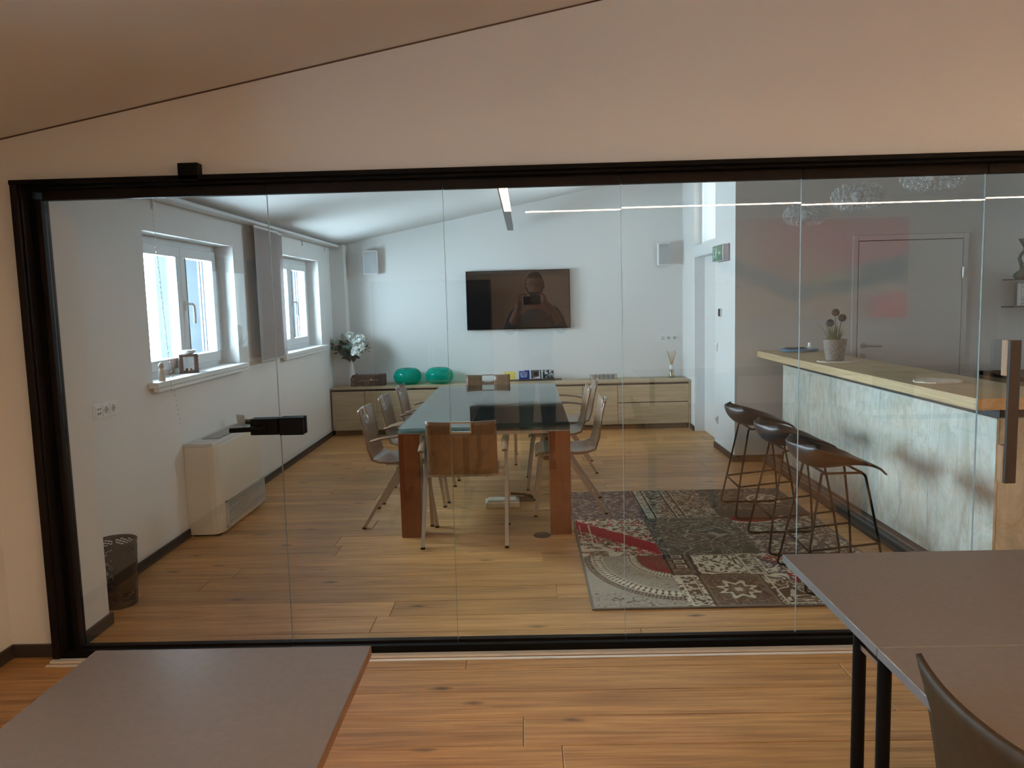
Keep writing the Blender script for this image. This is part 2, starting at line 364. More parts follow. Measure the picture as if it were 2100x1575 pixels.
# windows
def window(n,y0,y1,z0,z1,wallx,yleft=None):
    w=bpy.data.objects.new('window_%d'%n,None); C.objects.link(w); tag(w,kind='structure')
    xo,xi=-2.455,-2.395
    MB().box(xo,xi,y0,y1,z0,z0+.05).box(xo,xi,y0,y1,z1-.05,z1).box(xo,xi,y0,y0+.05,z0+.05,z1-.05).box(xo,xi,y1-.05,y1,z0+.05,z1-.05).build('frame',M_pvc,w,bevel=.004)
    ym=(y0+y1)/2+.055
    for a,b in ((y0+.045,ym),(ym,y1-.045)):
        sa,sb=a+.002,b-.002; t=.072; zb,zt=z0+.045,z1-.045
        s=MB().box(xo+.01,xi+.018,sa,sb,zb,zb+t).box(xo+.01,xi+.018,sa,sb,zt-t,zt).box(xo+.01,xi+.018,sa,sa+t,zb+t,zt-t).box(xo+.01,xi+.018,sb-t,sb,zb+t,zt-t).build('sash',M_pvc,w,bevel=.006)
        MB().box(-2.432,-2.42,sa+t,sb-t,zb+t,zt-t).build('pane',M_pane,s)
        MB().box(xi+.017,xi+.022,sb-t-.004,sb-t+.003,zb+t,zt-t).box(xi+.017,xi+.022,sa+t-.003,sa+t+.004,zb+t,zt-t).build('gasket',mat('grey_gasket',(.18,.2,.22),.6),s)
    hy=ym+.03; hz=(z0+z1)/2+.01; hx=xi+.018
    hd=MB().box(hx,hx+.012,hy-.014,hy+.014,hz-.035,hz+.035).tube([(hx+.01,hy,hz+.01),(hx+.05,hy,hz+.01),(hx+.058,hy+.012,hz),(hx+.058,hy+.02,hz-.05),(hx+.054,hy+.02,hz-.125)],.009,8).build('handle',M_white,w,smooth=True)
    # shutter guide rails outside
    for k in range(3): MB().box(-2.470-k*.022,-2.457-k*.022,y1-.062,y1-.032,z0,z1).build('guide_rail',mat('blue_grey_rail',(.30,.36,.44),.5),w)
    MB().prism([(wallx-.15,z0-.02),(wallx+.001,z0-.02),(wallx+.001,z0+.012),(wallx-.15,z0+.012)],'y',y0+.001,y1-.001).prism([(wallx+.001,z0-.026),(wallx+.062,z0-.022),(wallx+.062,z0+.012),(wallx+.001,z0+.012)],'y',y0-.06,y1+.035).prism([(wallx+.03,z0-.048),(wallx+.0615,z0-.048),(wallx+.0615,z0-.024),(wallx+.03,z0-.024)],'y',y0-.058,y1+.033).build('sill',M_white,w,bevel=.004)
    return w
window(1,*w1,XL); window(2,*w2,XL); window(3,*n3,XN)
tw=bpy.data.objects.new('window_4',None); C.objects.link(tw); tag(tw,kind='structure')
MB().box(XR+.078,XR+.118,d1[0],d1[1],2.035,2.075).box(XR+.078,XR+.118,d1[0],d1[1],2.70,2.74).box(XR+.078,XR+.118,d1[0],d1[0]+.04,2.075,2.7).box(XR+.078,XR+.118,d1[1]-.04,d1[1],2.075,2.7).build('frame',M_pvc,tw)
MB().box(XR+.092,XR+.100,d1[0]+.04,d1[1]-.04,2.075,2.7).build('pane',M_pane,tw)
kk=bpy.data.objects.new('window_5',None); C.objects.link(kk); tag(kk,kind='structure')
MB().box(XE+.08,XE+.14,kw[0],kw[1],kw[2],kw[2]+.06).box(XE+.08,XE+.14,kw[0],kw[1],kw[3]-.06,kw[3]).box(XE+.08,XE+.14,kw[0],kw[0]+.06,kw[2]+.06,kw[3]-.06).box(XE+.08,XE+.14,kw[1]-.06,kw[1],kw[2]+.06,kw[3]-.06).build('frame',M_pvc,kk)
MB().box(XE+.1,XE+.11,kw[0]+.06,kw[1]-.06,kw[2]+.06,kw[3]-.06).build('pane',M_pane,kk)
# doors
d=bpy.data.objects.new('door_1',None); C.objects.link(d); tag(d,kind='structure')
MB().box(XR+.11,XR+.15,d1[0],d1[1],.004,1.93).build('leaf',M_white,d)
MB().box(XR,XR+.11,d1[1]-.012,d1[1]-.001,0,1.93).box(XR,XR+.11,d1[0]+.001,d1[0]+.012,0,1.93).box(XR,XR+.11,d1[0]+.001,d1[1]-.001,1.915,1.929).build('lining',M_pvc,d)
M_kd=mat('kitchen_door_lacquer',(.60,.575,.54),.4,var=.01)  # white lacquer toned down to sit with the darkened wall
d=bpy.data.objects.new('door_2',None); C.objects.link(d); tag(d,kind='structure')
MB().box(2.883,2.93,YK-.016,YK-.001,0,1.985).box(3.838,3.885,YK-.016,YK-.001,0,1.985).box(2.93,3.838,YK-.016,YK-.001,1.94,1.985).build('lining',M_kd,d,bevel=.002)
MB().box(2.936,3.832,YK-.02,YK-.0045,.006,1.934).build('leaf',M_kd,d,bevel=.002)
MB().box(2.93,3.838,YK-.0042,YK-.0015,0,1.94).build('rebate',M_black,d)
MB().tube([(2.985,YK-.02,1.022),(2.985,YK-.028,1.022)],.026,20).tube([(2.985,YK-.028,1.022),(2.985,YK-.065,1.022),(3.0,YK-.07,1.022),(3.125,YK-.07,1.02)],.0085,10).build('handle',M_steel,d,smooth=True)
MB().tube([(2.985,YK-.02,.93),(2.985,YK-.028,.93)],.026,20).box(2.981,2.989,YK-.030,YK-.026,.92,.94).build('lock_rosette',M_steel,d,smooth=True)
MB().tube([(3.838,YK-.026,1.60),(3.838,YK-.026,1.69)],.008,10).box(3.822,3.856,YK-.023,YK-.016,1.605,1.685).build('hinge',M_steel,d)

# ================================================================ GLASS PARTITION
gp=thing('glass_partition','frameless folding glass partition in a dark bronze frame','partition',(0,YD,0))
def gx(mb,name,m,par=gp,**k): return mb.build(name,m,par,loc=(0,-YD,0) if par is gp else (0,0,0),**k)
gx(MB().box(-2.077,-2.048,3.19,3.335,0,2.036).box(-2.048,-2.040,3.205,3.335,0,2.02),'outer_post',M_dark,bevel=.002)
gx(MB().box(-2.040,-2.022,3.25,3.33,.02,2.0),'post_channel',M_black)
gx(MB().box(-2.022,-1.997,3.262,3.318,.02,1.968),'door_stile',M_dark,bevel=.002)
gx(MB().box(-2.077,2.655,3.185,3.335,2.017,2.036).box(-2.04,2.655,3.215,3.335,2.004,2.017),'top_track',M_black,bevel=.002)
gx(MB().box(2.64,2.655,3.19,3.335,0,2.004),'right_post',M_dark)
gx(MB().box(-2.04,2.64,3.20,3.225,0,.038).box(-2.04,2.64,3.225,3.335,0,.006),'threshold',M_black,bevel=.001)
gx(MB().box(-2.077,2.655,3.135,3.150,0,.004).box(-2.077,2.655,3.168,3.197,0,.009),'floor_strip',mat('bright_aluminium_strip',(.85,.82,.76),.35,.15,var=.03))
xs=[-1.997,-1.06,-.328,.407,1.147,1.896,2.638]
for i in range(6):
    a,b=xs[i]+.0015,xs[i+1]-.0015
    off=[0,0,.0,.0,.0,.0][i]; tilt=[0,.0008,-.0006,.0010,-.0012,.0006][i]
    c=((a+b)/2,YD); hw=(b-a)/2
    g=MB().box(-hw,hw,-.005,.005,.02,1.967).build('glass_panel',M_glass,gp,loc=(c[0],off,0)); g.rotation_euler=(0,0,0)
    MB().box(-hw,hw,-.018,.018,1.964,2.004).build('top_rail',M_dark,g,bevel=.0015)
    MB().box(-hw,hw,-.016,.016,.008,.03).build('bottom_rail',M_dark,g,bevel=.0015)
    if i<5:
        MB().box(hw-.0004,hw+.0006,-.005,.005,.03,1.964).build('edge_seal',mat('clear_seal',(.22,.25,.25),.25,spec=.8),g)
    g.rotation_euler=(tilt,0,tilt*1.5)
    if i==0:
        MB().box(hw-.120,hw-.001,-.030,-.005,.957,1.027).box(hw-.120,hw-.001,.005,.030,.957,1.027).build('lock_case',M_black,g,bevel=.003)
        MB().tube([(hw-.055,-.03,.992),(hw-.055,-.066,.992),(hw-.065,-.072,.991),(hw-.19,-.074,.987)],.0105,10).tube([(hw-.06,.03,1.0),(hw-.06,.066,1.0),(hw-.07,.072,1.0),(hw-.175,.074,1.002)],.0105,10).build('lever_handle',M_black,g,smooth=True)
    if i==1:
        MB().box(-hw+.001,-hw+.105,-.033,-.005,.955,1.03).box(-hw+.001,-hw+.105,.005,.033,.955,1.03).build('strike_case',M_black,g,bevel=.003)
    if i==5:
        hx=1.985-c[0]
        hd=MB().box(hx,hx+.046,-.062,-.046,.686,1.284).build('pull_handle',mat('dark_handle_face',(.018,.012,.010),.55,var=.1),g,bevel=.002)
        MB().box(hx,hx+.046,-.046,-.005,.686,.842).box(hx,hx+.046,-.046,-.005,1.136,1.284).build('handle_block',wood('handle_oak',(.30,.15,.07),(.42,.23,.11),.4,grain=(16,16,2),rand=0),hd)
gx(MB().box(-1.384,-1.302,3.185,3.234,2.014,2.084),'latch_box',M_black,bevel=.003)

# ================================================================ MEETING TABLE
def mtable():
    t=thing('meeting_table','long smoked glass meeting table on four square cherry wood legs','table',(-.28,6.11,0))
    x0,x1,y0,y1=-.546,.546,-1.24,1.25
    for sx in (x0,x1-.135):
        for sy_ in (y0,y1-.135):
            l=MB().box(sx,sx+.135,sy_,sy_+.135,0,.672).build('leg',M_cherry,t,bevel=.003)
            MB().box(sx+.0,sx+.135,sy_,sy_+.135,.6722,.680).build('metal_cap',M_steel,l)
    MB().box(x0,x1,y0,y1,.698,.710).build('upper_glass',M_tglass,t)
    MB().box(x0,x1,y0,y1,.6805,.6905).build('lower_glass',M_tglass,t)
    for yy in (y0+.03,y1-.05): MB().box(x0+.14,x1-.14,yy,yy+.02,.655,.680).build('rail',M_steel,t)
    return t
mtable()
# ================================================================ CHAIRS
PROF=[(.235,.418),(.215,.438),(.17,.446),(.06,.440),(-.06,.434),(-.13,.436),(-.18,.452),(-.212,.486),(-.228,.53),(-.238,.60),(-.250,.67),(-.262,.722),(-.272,.757),(-.279,.785)]
def chair(arms,ply=None,w=.425,name='armchair',notch=True):
    ply=ply or M_ply
    t=bpy.data.objects.new(name,None); C.objects.link(t)
    nx=14; bm=bmesh.new(); g=[]
    for j,(y,z) in enumerate(PROF):
        row=[]
        for i in range(nx+1):
            s=-1+2*i/nx; dy=0;dz=0
            if j>=7: dy=.022*(s*s); dz=(.006*s*s if j>=11 else 0)
            else: dz=.004*s*s
            ww=w*(1-.02*(j<2))
            row.append(bm.verts.new((s*ww/2,y+dy,z+dz)))
        g.append(row)
    n=len(PROF)
    for j in range(n-1):
        for i in range(nx):
            if notch and j>=11 and 5<=i<=8: continue
            bm.faces.new((g[j][i],g[j][i+1],g[j+1][i+1],g[j+1][i]))
    bmesh.ops.delete(bm,geom=[v for v in bm.verts if not v.link_faces],context='VERTS')
    mb=MB(); mb.bm.free(); mb.bm=bm
    sh=mb.build('seat_shell',ply,t,smooth=True,recalc=False)
    so=sh.modifiers.new('thick','SOLIDIFY'); so.thickness=.011; so.offset=0
    bw=w*4/14/2
    y0,z0=PROF[11]; y1,z1=PROF[13]; q=.004
    if notch: MB().sq([(-bw,y0,z0),(-bw,y1,z1),(bw,y1,z1),(bw,y0,z0),(-bw,y0,z0)],.012).build('handle_frame',M_chrome,t)
    hw=w/2+.045 if arms else w/2+.012
    for s in (-1,1):
        x=s*hw
        f=MB().sq([(x,.25,.008),(x,.195,.415)],.021).build('leg',M_alu,t)
        MB().box(x-.012,x+.012,.238,.262,0,.012).build('foot_cap',M_black,f)
        topy,topz=(.135,.61) if arms else (.02,.418)
        r=MB().sq([(x,-.24,.008),(x,topy,topz)],.021).build('leg',M_alu,t)
        MB().box(x-.012,x+.012,-.252,-.228,0,.012).build('foot_cap',M_black,r)
        if arms:
            MB().tube([(x,-.175,.592),(x,-.10,.613),(x,0,.624),(x,.12,.625),(x,.22,.616),(x,.255,.604)],[.02,.022,.023,.024,.023,.019],8,flat=.45).build('armrest',ply,t,smooth=True)
    MB().sq([(-hw,.0,.405),(hw,.0,.405)],.021).sq([(-hw,.19,.405),(hw,.19,.405)],.018).sq([(-w/3,-.1,.42),(-w/3,.19,.42)],.018).sq([(w/3,-.1,.42),(w/3,.19,.42)],.018).build('under_frame',M_alu,t)
    return t
ca=chair(True); cs=chair(False,name='side_chair')
for o in (ca,cs): o['category']='chair'
def put(o,x,y,rz,label,first=[]):
    if o.name in first: r=dup(o,(x,y,0),rz,label)
    else: r=o; r.location=(x,y,0); r.rotation_euler=(0,0,rz); r['label']=label; first.append(o.name)
    r['group']='stained plywood chairs around the glass table'
put(ca,-.402,4.87,0,'armchair at the near end of the glass table, its back to the camera')
put(ca,-.872,5.345,-H,'plywood armchair on the left side of the glass table, nearest of the three')
put(ca,-.855,5.98,-H,'plywood armchair in the middle of the left row at the glass table')
put(ca,-.84,6.70,-H,'plywood armchair on the left of the glass table, farthest of the row')
put(ca,-.375,7.27,math.pi,'armchair at the far end of the glass table facing the camera')
put(ca,.345,6.86,H,'plywood armchair on the right of the glass table, farthest of the row')
put(cs,.29,5.52,H,'armless plywood chair on the right of the glass table, nearest, beside the rug')
put(cs,.24,6.29,H,'armless plywood chair in the middle of the right row at the glass table')
q_=[o for o in bpy.data.objects if o.name=='side_chair'][0]; q_.location.z=.0045; q_.rotation_euler=(-.0165,0,H)
# dark chair at the grey tables
M_dply=wood('dark_plywood',(.022,.012,.004),(.036,.020,.007),.55,grain=(14,14,1.2),rand=0,spec=.25)
cd=chair(False,M_dply,w=.37,name='foreground_chair',notch=False); cd['category']='chair'; cd['label']='dark brown plywood chair at the right grey table, cut off by the frame'
cd.location=(1.0,1.268,.012); cd.rotation_euler=(0,0,-H+.0)
# ================================================================ GREY FOLDING TABLES
M_lam=mat('grey_brown_laminate',(.120,.098,.088),.27,var=.04,scale=60,bump=.05,bscale=900,spec=.55)
M_edge=mat('grey_table_edge',(.11,.10,.10),.5,var=.05)
def ftable(x0,x1,ysplit,label,lx,edge=M_edge,ly=None):
    """T-leg table: one or more top panels, at each end two tubes on a floor foot"""
    y0,y1=ysplit[0],ysplit[-1]; cx,cy_=(x0+x1)/2,(y0+y1)/2; ly=cy_ if ly is None else ly
    t=thing('folding_table',label,'table',(cx,cy_,0))
    for a,b in zip(ysplit,ysplit[1:]):
        g0=.0008 if a!=y0 else 0; g1=.0008 if b!=y1 else 0
        tp=MB().box(x0-cx,x1-cx,a-cy_+g0,b-cy_-g1,.698,.720).build('table_top',M_lam,t,bevel=.0015)
        for ex in (x0-cx,x1-cx): MB().box(ex-.0006,ex+.0006,a-cy_+.003,b-cy_-.003,.6985,.7185).build('edge_band',edge,tp)
    for q in lx:
        X=q-cx; Y=ly-cy_
        ft=MB().box(X-.022,X+.022,Y-.48,Y+.48,.018,.042).build('foot_bar',M_black,t,bevel=.006)
        for e in (-.46,.46): MB().lathe([(0,0),(.018,0),(.018,.02),(0,.02)],(X,Y+e,0),14).build('glide',M_black,ft,smooth=True)
        for e in (-.065,.065): MB().tube([(X,Y+e,.04),(X,Y+e,.69)],.0155,14).build('leg',M_black,t,smooth=True)
        MB().box(X-.006,X+.006,Y-.05,Y+.05,.655,.668).build('hinge_bar',M_chrome,t)
        MB().box(X-.012,X+.018,Y-.09,Y+.09,.688,.6975).build('bracket',M_black,t)
    MB().box(lx[0]-cx+.012,lx[-1]-cx-.012,ly-cy_-.012,ly-cy_+.012,.672,.692).build('cross_beam',M_black,t)
    return t
ftable(-1.012,-.372,(.25,1.712),'grey laminate folding table at the lower left of the photo',(-.93,-.46),mat('brown_table_edge',(.16,.085,.05),.5))
ftable(.757,2.16,(1.015,1.657,2.292),'grey laminate folding table at the right, its top in two halves',(.782,2.13),ly=1.738)
# ================================================================ SIDEBOARD
def sideboard():
    t=thing('sideboard','long low pale oak sideboard along the far white wall','cabinet',(-.2,8.99,0))
    ox,oy=-.2,8.99
    def B(mb,n,m,par=t,**k): return mb.build(n,m,par,loc=(-ox,-oy,0),**k)
    x0,x1,y0,y1=-2.238,1.855,8.81,YF-.015
    B(MB().box(x0+.003,x1-.02,y0+.018,9.09,.06,.532),'carcass',M_base)  # dark instead of oak, so the gaps between fronts read as shadow lines
    B(MB().box(x0+.02,x1-.03,y0+.04,9.07,0,.06),'plinth',mat('brown_plinth',(.13,.085,.05),.6))
    pts=[(x0,y0),(x1,y0),(x1,y1),(-2.085,y1),(-2.085,9.095),(x0,9.095)]
    B(MB().prism(pts,'z',.535,.556),'top_board',M_oak,bevel=.0015)
    B(MB().box(x1-.018,x1,y0,y1-.01,.0,.535),'end_panel',M_oak,bevel=.0015)
    seam=[x0+.002,-1.858,-1.03,-.20,.633,1.03]
    for i in range(5):
        B(MB().box(seam[i]+.003,seam[i+1]-.003,y0,y0+.018,.064,.512),'door',M_oak,bevel=.0015)
    for a,b in ((.064,.306),(.316,.512)):
        B(MB().box(1.032,x1-.021,y0,y0+.018,a,b),'drawer',M_oak,bevel=.0015)
sideboard()
Z=.556
# TV
tv=thing('television','large black flat screen television hung on the far white wall','television',(-.077,YF,1.163))
MB().box(-.61,.61,-.062,-.035,0,.688).build('housing',M_black,tv,bevel=.003)
m,t_,b_=nt('black_screen'); b_.inputs['Base Color'].default_value=(.008,.007,.007,1); b_.inputs['Roughness'].default_value=.06
MB().box(-.600,.600,-.0635,-.0618,.012,.678).build('screen',m,tv)
MB().box(-.25,.25,-.035,0,.15,.5).build('wall_mount',M_black,tv)
MB().box(-.07,-.01,-.066,-.05,-.012,.002).build('status_light_bar',M_chrome,tv,bevel=.003)
MB().tube([(.60,-.04,.10),(.64,-.035,.07),(.655,-.03,.02),(.63,-.03,-.02),(.56,-.035,-.02),(.5,-.04,0)],.0025,6).build('cable',mat('pale_cable',(.55,.55,.55),.5),tv,smooth=True)
# speakers
def speaker(x0,x1,z0,z1,label):
    t=thing('wall_speaker',label,'speaker',((x0+x1)/2,YF,z0),group='white loudspeakers on the far wall'); w=(x1-x0)/2; h=z1-z0
    MB().box(-w,w,-.11,-.03,0,h).build('cabinet',M_white,t,bevel=.008)
    MB().box(-w+.009,w-.009,-.115,-.109,.012,h-.012).build('grille',mat('grey_grille',(.40,.41,.43),.7,bump=.5,bscale=900),t,bevel=.004)
    MB().box(-.012,.012,-.117,-.1145,h-.055,h-.049).build('badge',M_steel,t)
    MB().box(-.02,.02,-.03,0,h*.35,h*.65).build('bracket',M_white,t)
speaker(-1.875,-1.712,1.843,2.122,'white wall speaker left of the television near the pilaster')
speaker(1.555,1.700,1.862,2.118,'white wall speaker right of the television near the door')
# sockets
def sockets(name,label,loc,rz,kinds,frame=True):
    t=thing(name,label,'socket',loc,rz); n=len(kinds); w=.071
    MB().box(-n*w/2-.006,n*w/2+.006,-.010,0,-.04,.04).build('frame',M_white,t,bevel=.003)
    for i,k in enumerate(kinds):
        c=-n*w/2+w*(i+.5)
        ins=MB().box(c-.03,c+.03,-.014,-.009,-.03,.03).build('insert',M_white,t,bevel=.002)
        if k=='s':
            MB().tube([(c,-.0145,0),(c,-.0142,0)],.021,20).build('socket_well',mat('socket_shadow_grey',(.42,.42,.42),.5),ins)
            MB().tube([(c-.010,-.0152,0),(c-.010,-.014,0)],.003,8).tube([(c+.010,-.0152,0),(c+.010,-.014,0)],.003,8).build('contact_hole',M_black,ins)
        elif k=='d':
            for a in (-.017,.004): MB().box(c+a,c+a+.014,-.0152,-.0138,-.018,-.006).box(c+a,c+a+.014,-.0152,-.0138,.008,.016).build('data_port',mat('port_grey',(.25,.22,.20),.5),ins)
        elif k=='r': MB().box(c-.022,c+.022,-.018,-.013,-.022,.022).build('rocker',M_white,ins,bevel=.002)
        elif k=='t': MB().box(c-.028,c+.028,-.017,-.013,-.036,.036).build('display',M_black,ins)
    return t
sockets('socket_panel','white triple socket panel low on the left wall near the glass door',(XL,4.075,.978),-H+math.pi,'dss')
sockets('socket_panel','white triple socket panel on the far wall above the reed diffuser',(1.69,YF,1.012),0,'dss')
sockets('light_switch','white room thermostat with a black display on the right wall',(XR,7.51,1.335),-H,'rt')
sockets('light_switch','single white light switch on the right wall beside the door',(XR,7.62,1.0),-H,'r')
sockets('wall_socket','single white socket low on the right wall beside the door',(XR,7.60,.29),-H,'s')
# exit sign: green wedge over the door
es=thing('exit_sign','green emergency exit sign with running figure above the right door','sign',(XR,7.34,1.812))
MB().box(-.012,0,-.195,.195,-.004,.152).build('back_plate',mat('sign_grey',(.30,.28,.29),.5),es,bevel=.002)
MB().prism([(-.012,-.19),(-.060,-.185),(-.066,-.17),(-.066,.17),(-.060,.185),(-.012,.19)],'z',0,.148).build('housing',mat('sign_white',(.55,.50,.52),.4),es)
def signface(U,V):
    g=srgb(84,128,104); w=srgb(190,215,200); col=np.tile(g,(len(U),1))
    def disc(cx,cz,r): return (U-cx)**2+(V-cz)**2<r*r
    def seg(ax,az,bx,bz,r):
        dx,dz=bx-ax,bz-az; t=np.clip(((U-ax)*dx+(V-az)*dz)/(dx*dx+dz*dz),0,1); return (U-ax-t*dx)**2+(V-az-t*dz)**2<r*r
    man=disc(.075,.102,.011)|seg(.075,.088,.066,.058,.009)|seg(.066,.058,.082,.04,.006)|seg(.082,.04,.078,.02,.005)|seg(.066,.058,.05,.04,.006)|seg(.05,.04,.032,.04,.005)|seg(.075,.085,.094,.072,.005)|seg(.072,.085,.055,.072,.005)
    door=(U>.018)&(U<.028)&(V>.018)&(V<.118)|(U>.018)&(U<.055)&(V>.112)&(V<.118)
    arrow=seg(.125,.068,.165,.068,.005)|seg(.125,.068,.14,.082,.005)|seg(.125,.068,.14,.054,.005)
    col[man|door|arrow]=w; return col
f=painted('sign_face',.34,.14,-.003,130,54,lambda U,V:signface(U/.34*.19,V/.14*.137),vcol('sign_print',.4,.5),es,plane='xz')
f.location=(-.067,.17,.004); f.rotation_euler=(0,0,-H)
# curtain rail and panel curtains
rail=thing('curtain_rail','white three track curtain rail above the windows along the left wall','curtain rail',(-2.17,6.8,2.16))
for k in range(3): MB().box(-.055+k*.036,-.030+k*.036,-2.55,2.27,.0,.016).build('track',M_white,rail,bevel=.002)
MB().box(-.075,.03,-2.55,2.27,.016,.026).build('carrier_plate',M_white,rail)
for y in (-2.0,-.35,1.2,2.1): MB().box(-.084,-.07,y-.012,y+.012,-.05,.035).box(-.084,-.03,y-.012,y+.012,.016,.03).build('bracket',M_white,rail)
def fabric():
    m,t,b=nt('sheer_grey_fabric'); L=t.links
    b.inputs['Base Color'].default_value=(.42,.38,.38,1); b.inputs['Roughness'].default_value=.9
    tc=N(t,'ShaderNodeTexCoord'); wv=N(t,'ShaderNodeTexNoise'); wv.inputs['Scale'].default_value=300; L.new(tc.outputs['Object'],wv.inputs['Vector'])
    r=N(t,'ShaderNodeValToRGB'); r.color_ramp.elements[0].color=(.36,.33,.33,1); r.color_ramp.elements[1].color=(.46,.42,.42,1); L.new(wv.outputs['Fac'],r.inputs[0]); L.new(r.outputs[0],b.inputs['Base Color'])
    tl=N(t,'ShaderNodeBsdfTranslucent'); tl.inputs[0].default_value=(.4,.37,.37,1)
    tr=N(t,'ShaderNodeBsdfTransparent'); m1=N(t,'ShaderNodeMixShader'); m1.inputs[0].default_value=.3; m2=N(t,'ShaderNodeMixShader'); m2.inputs[0].default_value=.14
    L.new(b.outputs[0],m1.inputs[1]); L.new(tl.outputs[0],m1.inputs[2]); L.new(m1.outputs[0],m2.inputs[1]); L.new(tr.outputs[0],m2.inputs[2]); L.new(m2.outputs[0],t.nodes['Material Output'].inputs[0])
    return m
MF=fabric()
def panelcurtain(x,y0,y1,label):
    t=thing('panel_curtain',label,'curtain',(x,(y0+y1)/2,1.05),group='sheer panel curtains between the windows'); h=(y1-y0)/2
    MB().box(-.001,.001,-h,h,.012,1.09).build('fabric',MF,t)
    MB().box(-.006,.006,-h,h,1.09,1.108).build('hanger_bar',M_white,t); MB().box(-.005,.005,-h-.004,h+.004,-.002,.014).build('weight_bar',mat('curtain_bar',(.45,.42,.42),.5),t)
panelcurtain(-2.168,6.34,6.95,'grey sheer panel curtain between the windows, nearer of two')
panelcurtain(-2.204,6.55,7.17,'grey sheer panel curtain between the windows, farther and behind the other')
ch=MB()
for k in range(46): ch.ball((-2.17,4.62+.0004*k*k*.2,2.14-k*.03),.004,6,4)
ch.tube([(-2.17,4.62,2.15),(-2.17,4.70,1.0)],.0012,5)
ch.build('bead_chain',M_chrome,cat='chain',label='thin bead chain hanging in front of the nearer left window')
# heater
def heater():
    t=thing('fan_heater_unit','cream white fan convector heater standing at the left wall','heater',(XL,5.42,0))
    plan=[(.001,-.44),(.16,-.44),(.19,-.425),(.212,-.385),(.216,-.34),(.216,.34),(.212,.40),(.19,.435),(.16,.447),(.001,.447)]
    cream=mat('cream_enamel',(.68,.65,.57),.45,var=.02)
    MB().prism(plan,'z',.012,.60).build('casing',cream,t,bevel=.004)
    tp=[(.001,-.44),(.16,-.44),(.188,-.425),(.188,.43),(.16,.447),(.001,.447)]
    MB().prism(tp,'z',.60,.622).build('top_cover',mat('pale_grey_plastic',(.62,.62,.60),.5),t,bevel=.004)
    g=MB().box(.05,.165,-.26,.36,.6222,.6245).build('top_grille',mat('grille_shadow',(.12,.12,.12),.6),t)
    for k in range(7): MB().box(.055+k*.016,.060+k*.016,-.26,.36,.6245,.630).build('slat',mat('grille_grey',(.40,.40,.40),.5),g)
    f=MB().box(.2155,.2185,-.335,.40,.04,.205).build('front_grille',mat('grille_shadow',(.1,.1,.1),.6),t)
    for k in range(10): MB().box(.2185,.226,-.325,.39,.048+k*.0158,.0558+k*.0158).build('slat',mat('slat_cream',(.62,.60,.54),.5),f)
    MB().box(.2155,.2275,-.345,-.325,.034,.215).box(.2155,.2275,.39,.41,.034,.215).box(.2155,.2275,-.345,.41,.205,.219).box(.2155,.2275,-.345,.41,.030,.044).build('grille_frame',mat('slat_cream',(.62,.60,.54),.5),f)
    lid=MB().box(.0,.004,-.045,.045,0,.085).build('control_lid',mat('grey_lid',(.45,.47,.43),.35),t,bevel=.02,loc=(.12,.30,.622)); lid.rotation_euler=(0,-.15,H-.5)
    MB().box(.03,.2,-.43,-.39,0,.012).box(.03,.2,.39,.43,0,.012).build('feet',M_black,t)
heater()
# waste bin
def bin_():
    t=thing('waste_bin','dark brown perforated metal waste bin beside the white pillar','bin',(-2.122,3.835,0))
    n=84; rows=60; h=.335; r0,r1=.088,.104; bm=bmesh.new(); g=[]
    for j in range(rows+1):
        z=h*j/rows; r=r0+(r1-r0)*j/rows
        g.append([bm.verts.new((r*math.cos(2*math.pi*k/n),r*math.sin(2*math.pi*k/n),z)) for k in range(n)])
    for j in range(rows):
        for k in range(n):
            band=(k//14)%2==0; hole=False
            if 4<j<14 or j>rows-10 and j<rows-3: hole=((j+k*2)%5 in (0,2)) and (k%14 not in (0,13))
            elif 16<j<rows-12 and band and (k%14 in range(2,12)): hole=(j+k)%2==0 and ((j//3+k//3)%3!=0)
            if hole: continue
            bm.faces.new((g[j][k],g[j][(k+1)%n],g[j+1][(k+1)%n],g[j+1][k]))
    mb=MB(); mb.bm.free(); mb.bm=bm; m=mat('brown_black_sheet',(.035,.026,.02),.45,.3)
    b=mb.build('body',m,t,smooth='all',recalc=False); so=b.modifiers.new('t','SOLIDIFY'); so.thickness=.0012
    MB().lathe([(0,.004),(r0,.004),(r0,0),(0,0)],(0,0,0),40).build('base',m,t)
    MB().tube([(r1*math.cos(2*math.pi*k/48),r1*math.sin(2*math.pi*k/48),h) for k in range(48)],.003,6,close=True).build('rim',m,t,smooth=True)
bin_()
# ceiling linear lamp (off) in the meeting room
ll=thing('linear_pendant_lamp','grey unlit linear lamp bar hanging under the sloping ceiling','lamp',(-.146,7.25,2.3))
MB().box(-.034,.034,-1.85,1.82,0,.055).build('housing',mat('grey_lamp_metal',(.16,.16,.16),.5),ll,bevel=.002)
MB().box(-.026,.026,-1.84,1.81,-.003,.001).build('diffuser',mat('unlit_diffuser',(.22,.22,.22),.6),ll)
MB().box(-.030,.030,1.815,1.825,.005,.05).build('end_cap',M_steel,ll)
for y in (-1.5,1.5): MB().tube([(0,y,.05),(0,y,zc(-.146)-2.3)],.0015,6).build('suspension_wire',M_steel,ll)
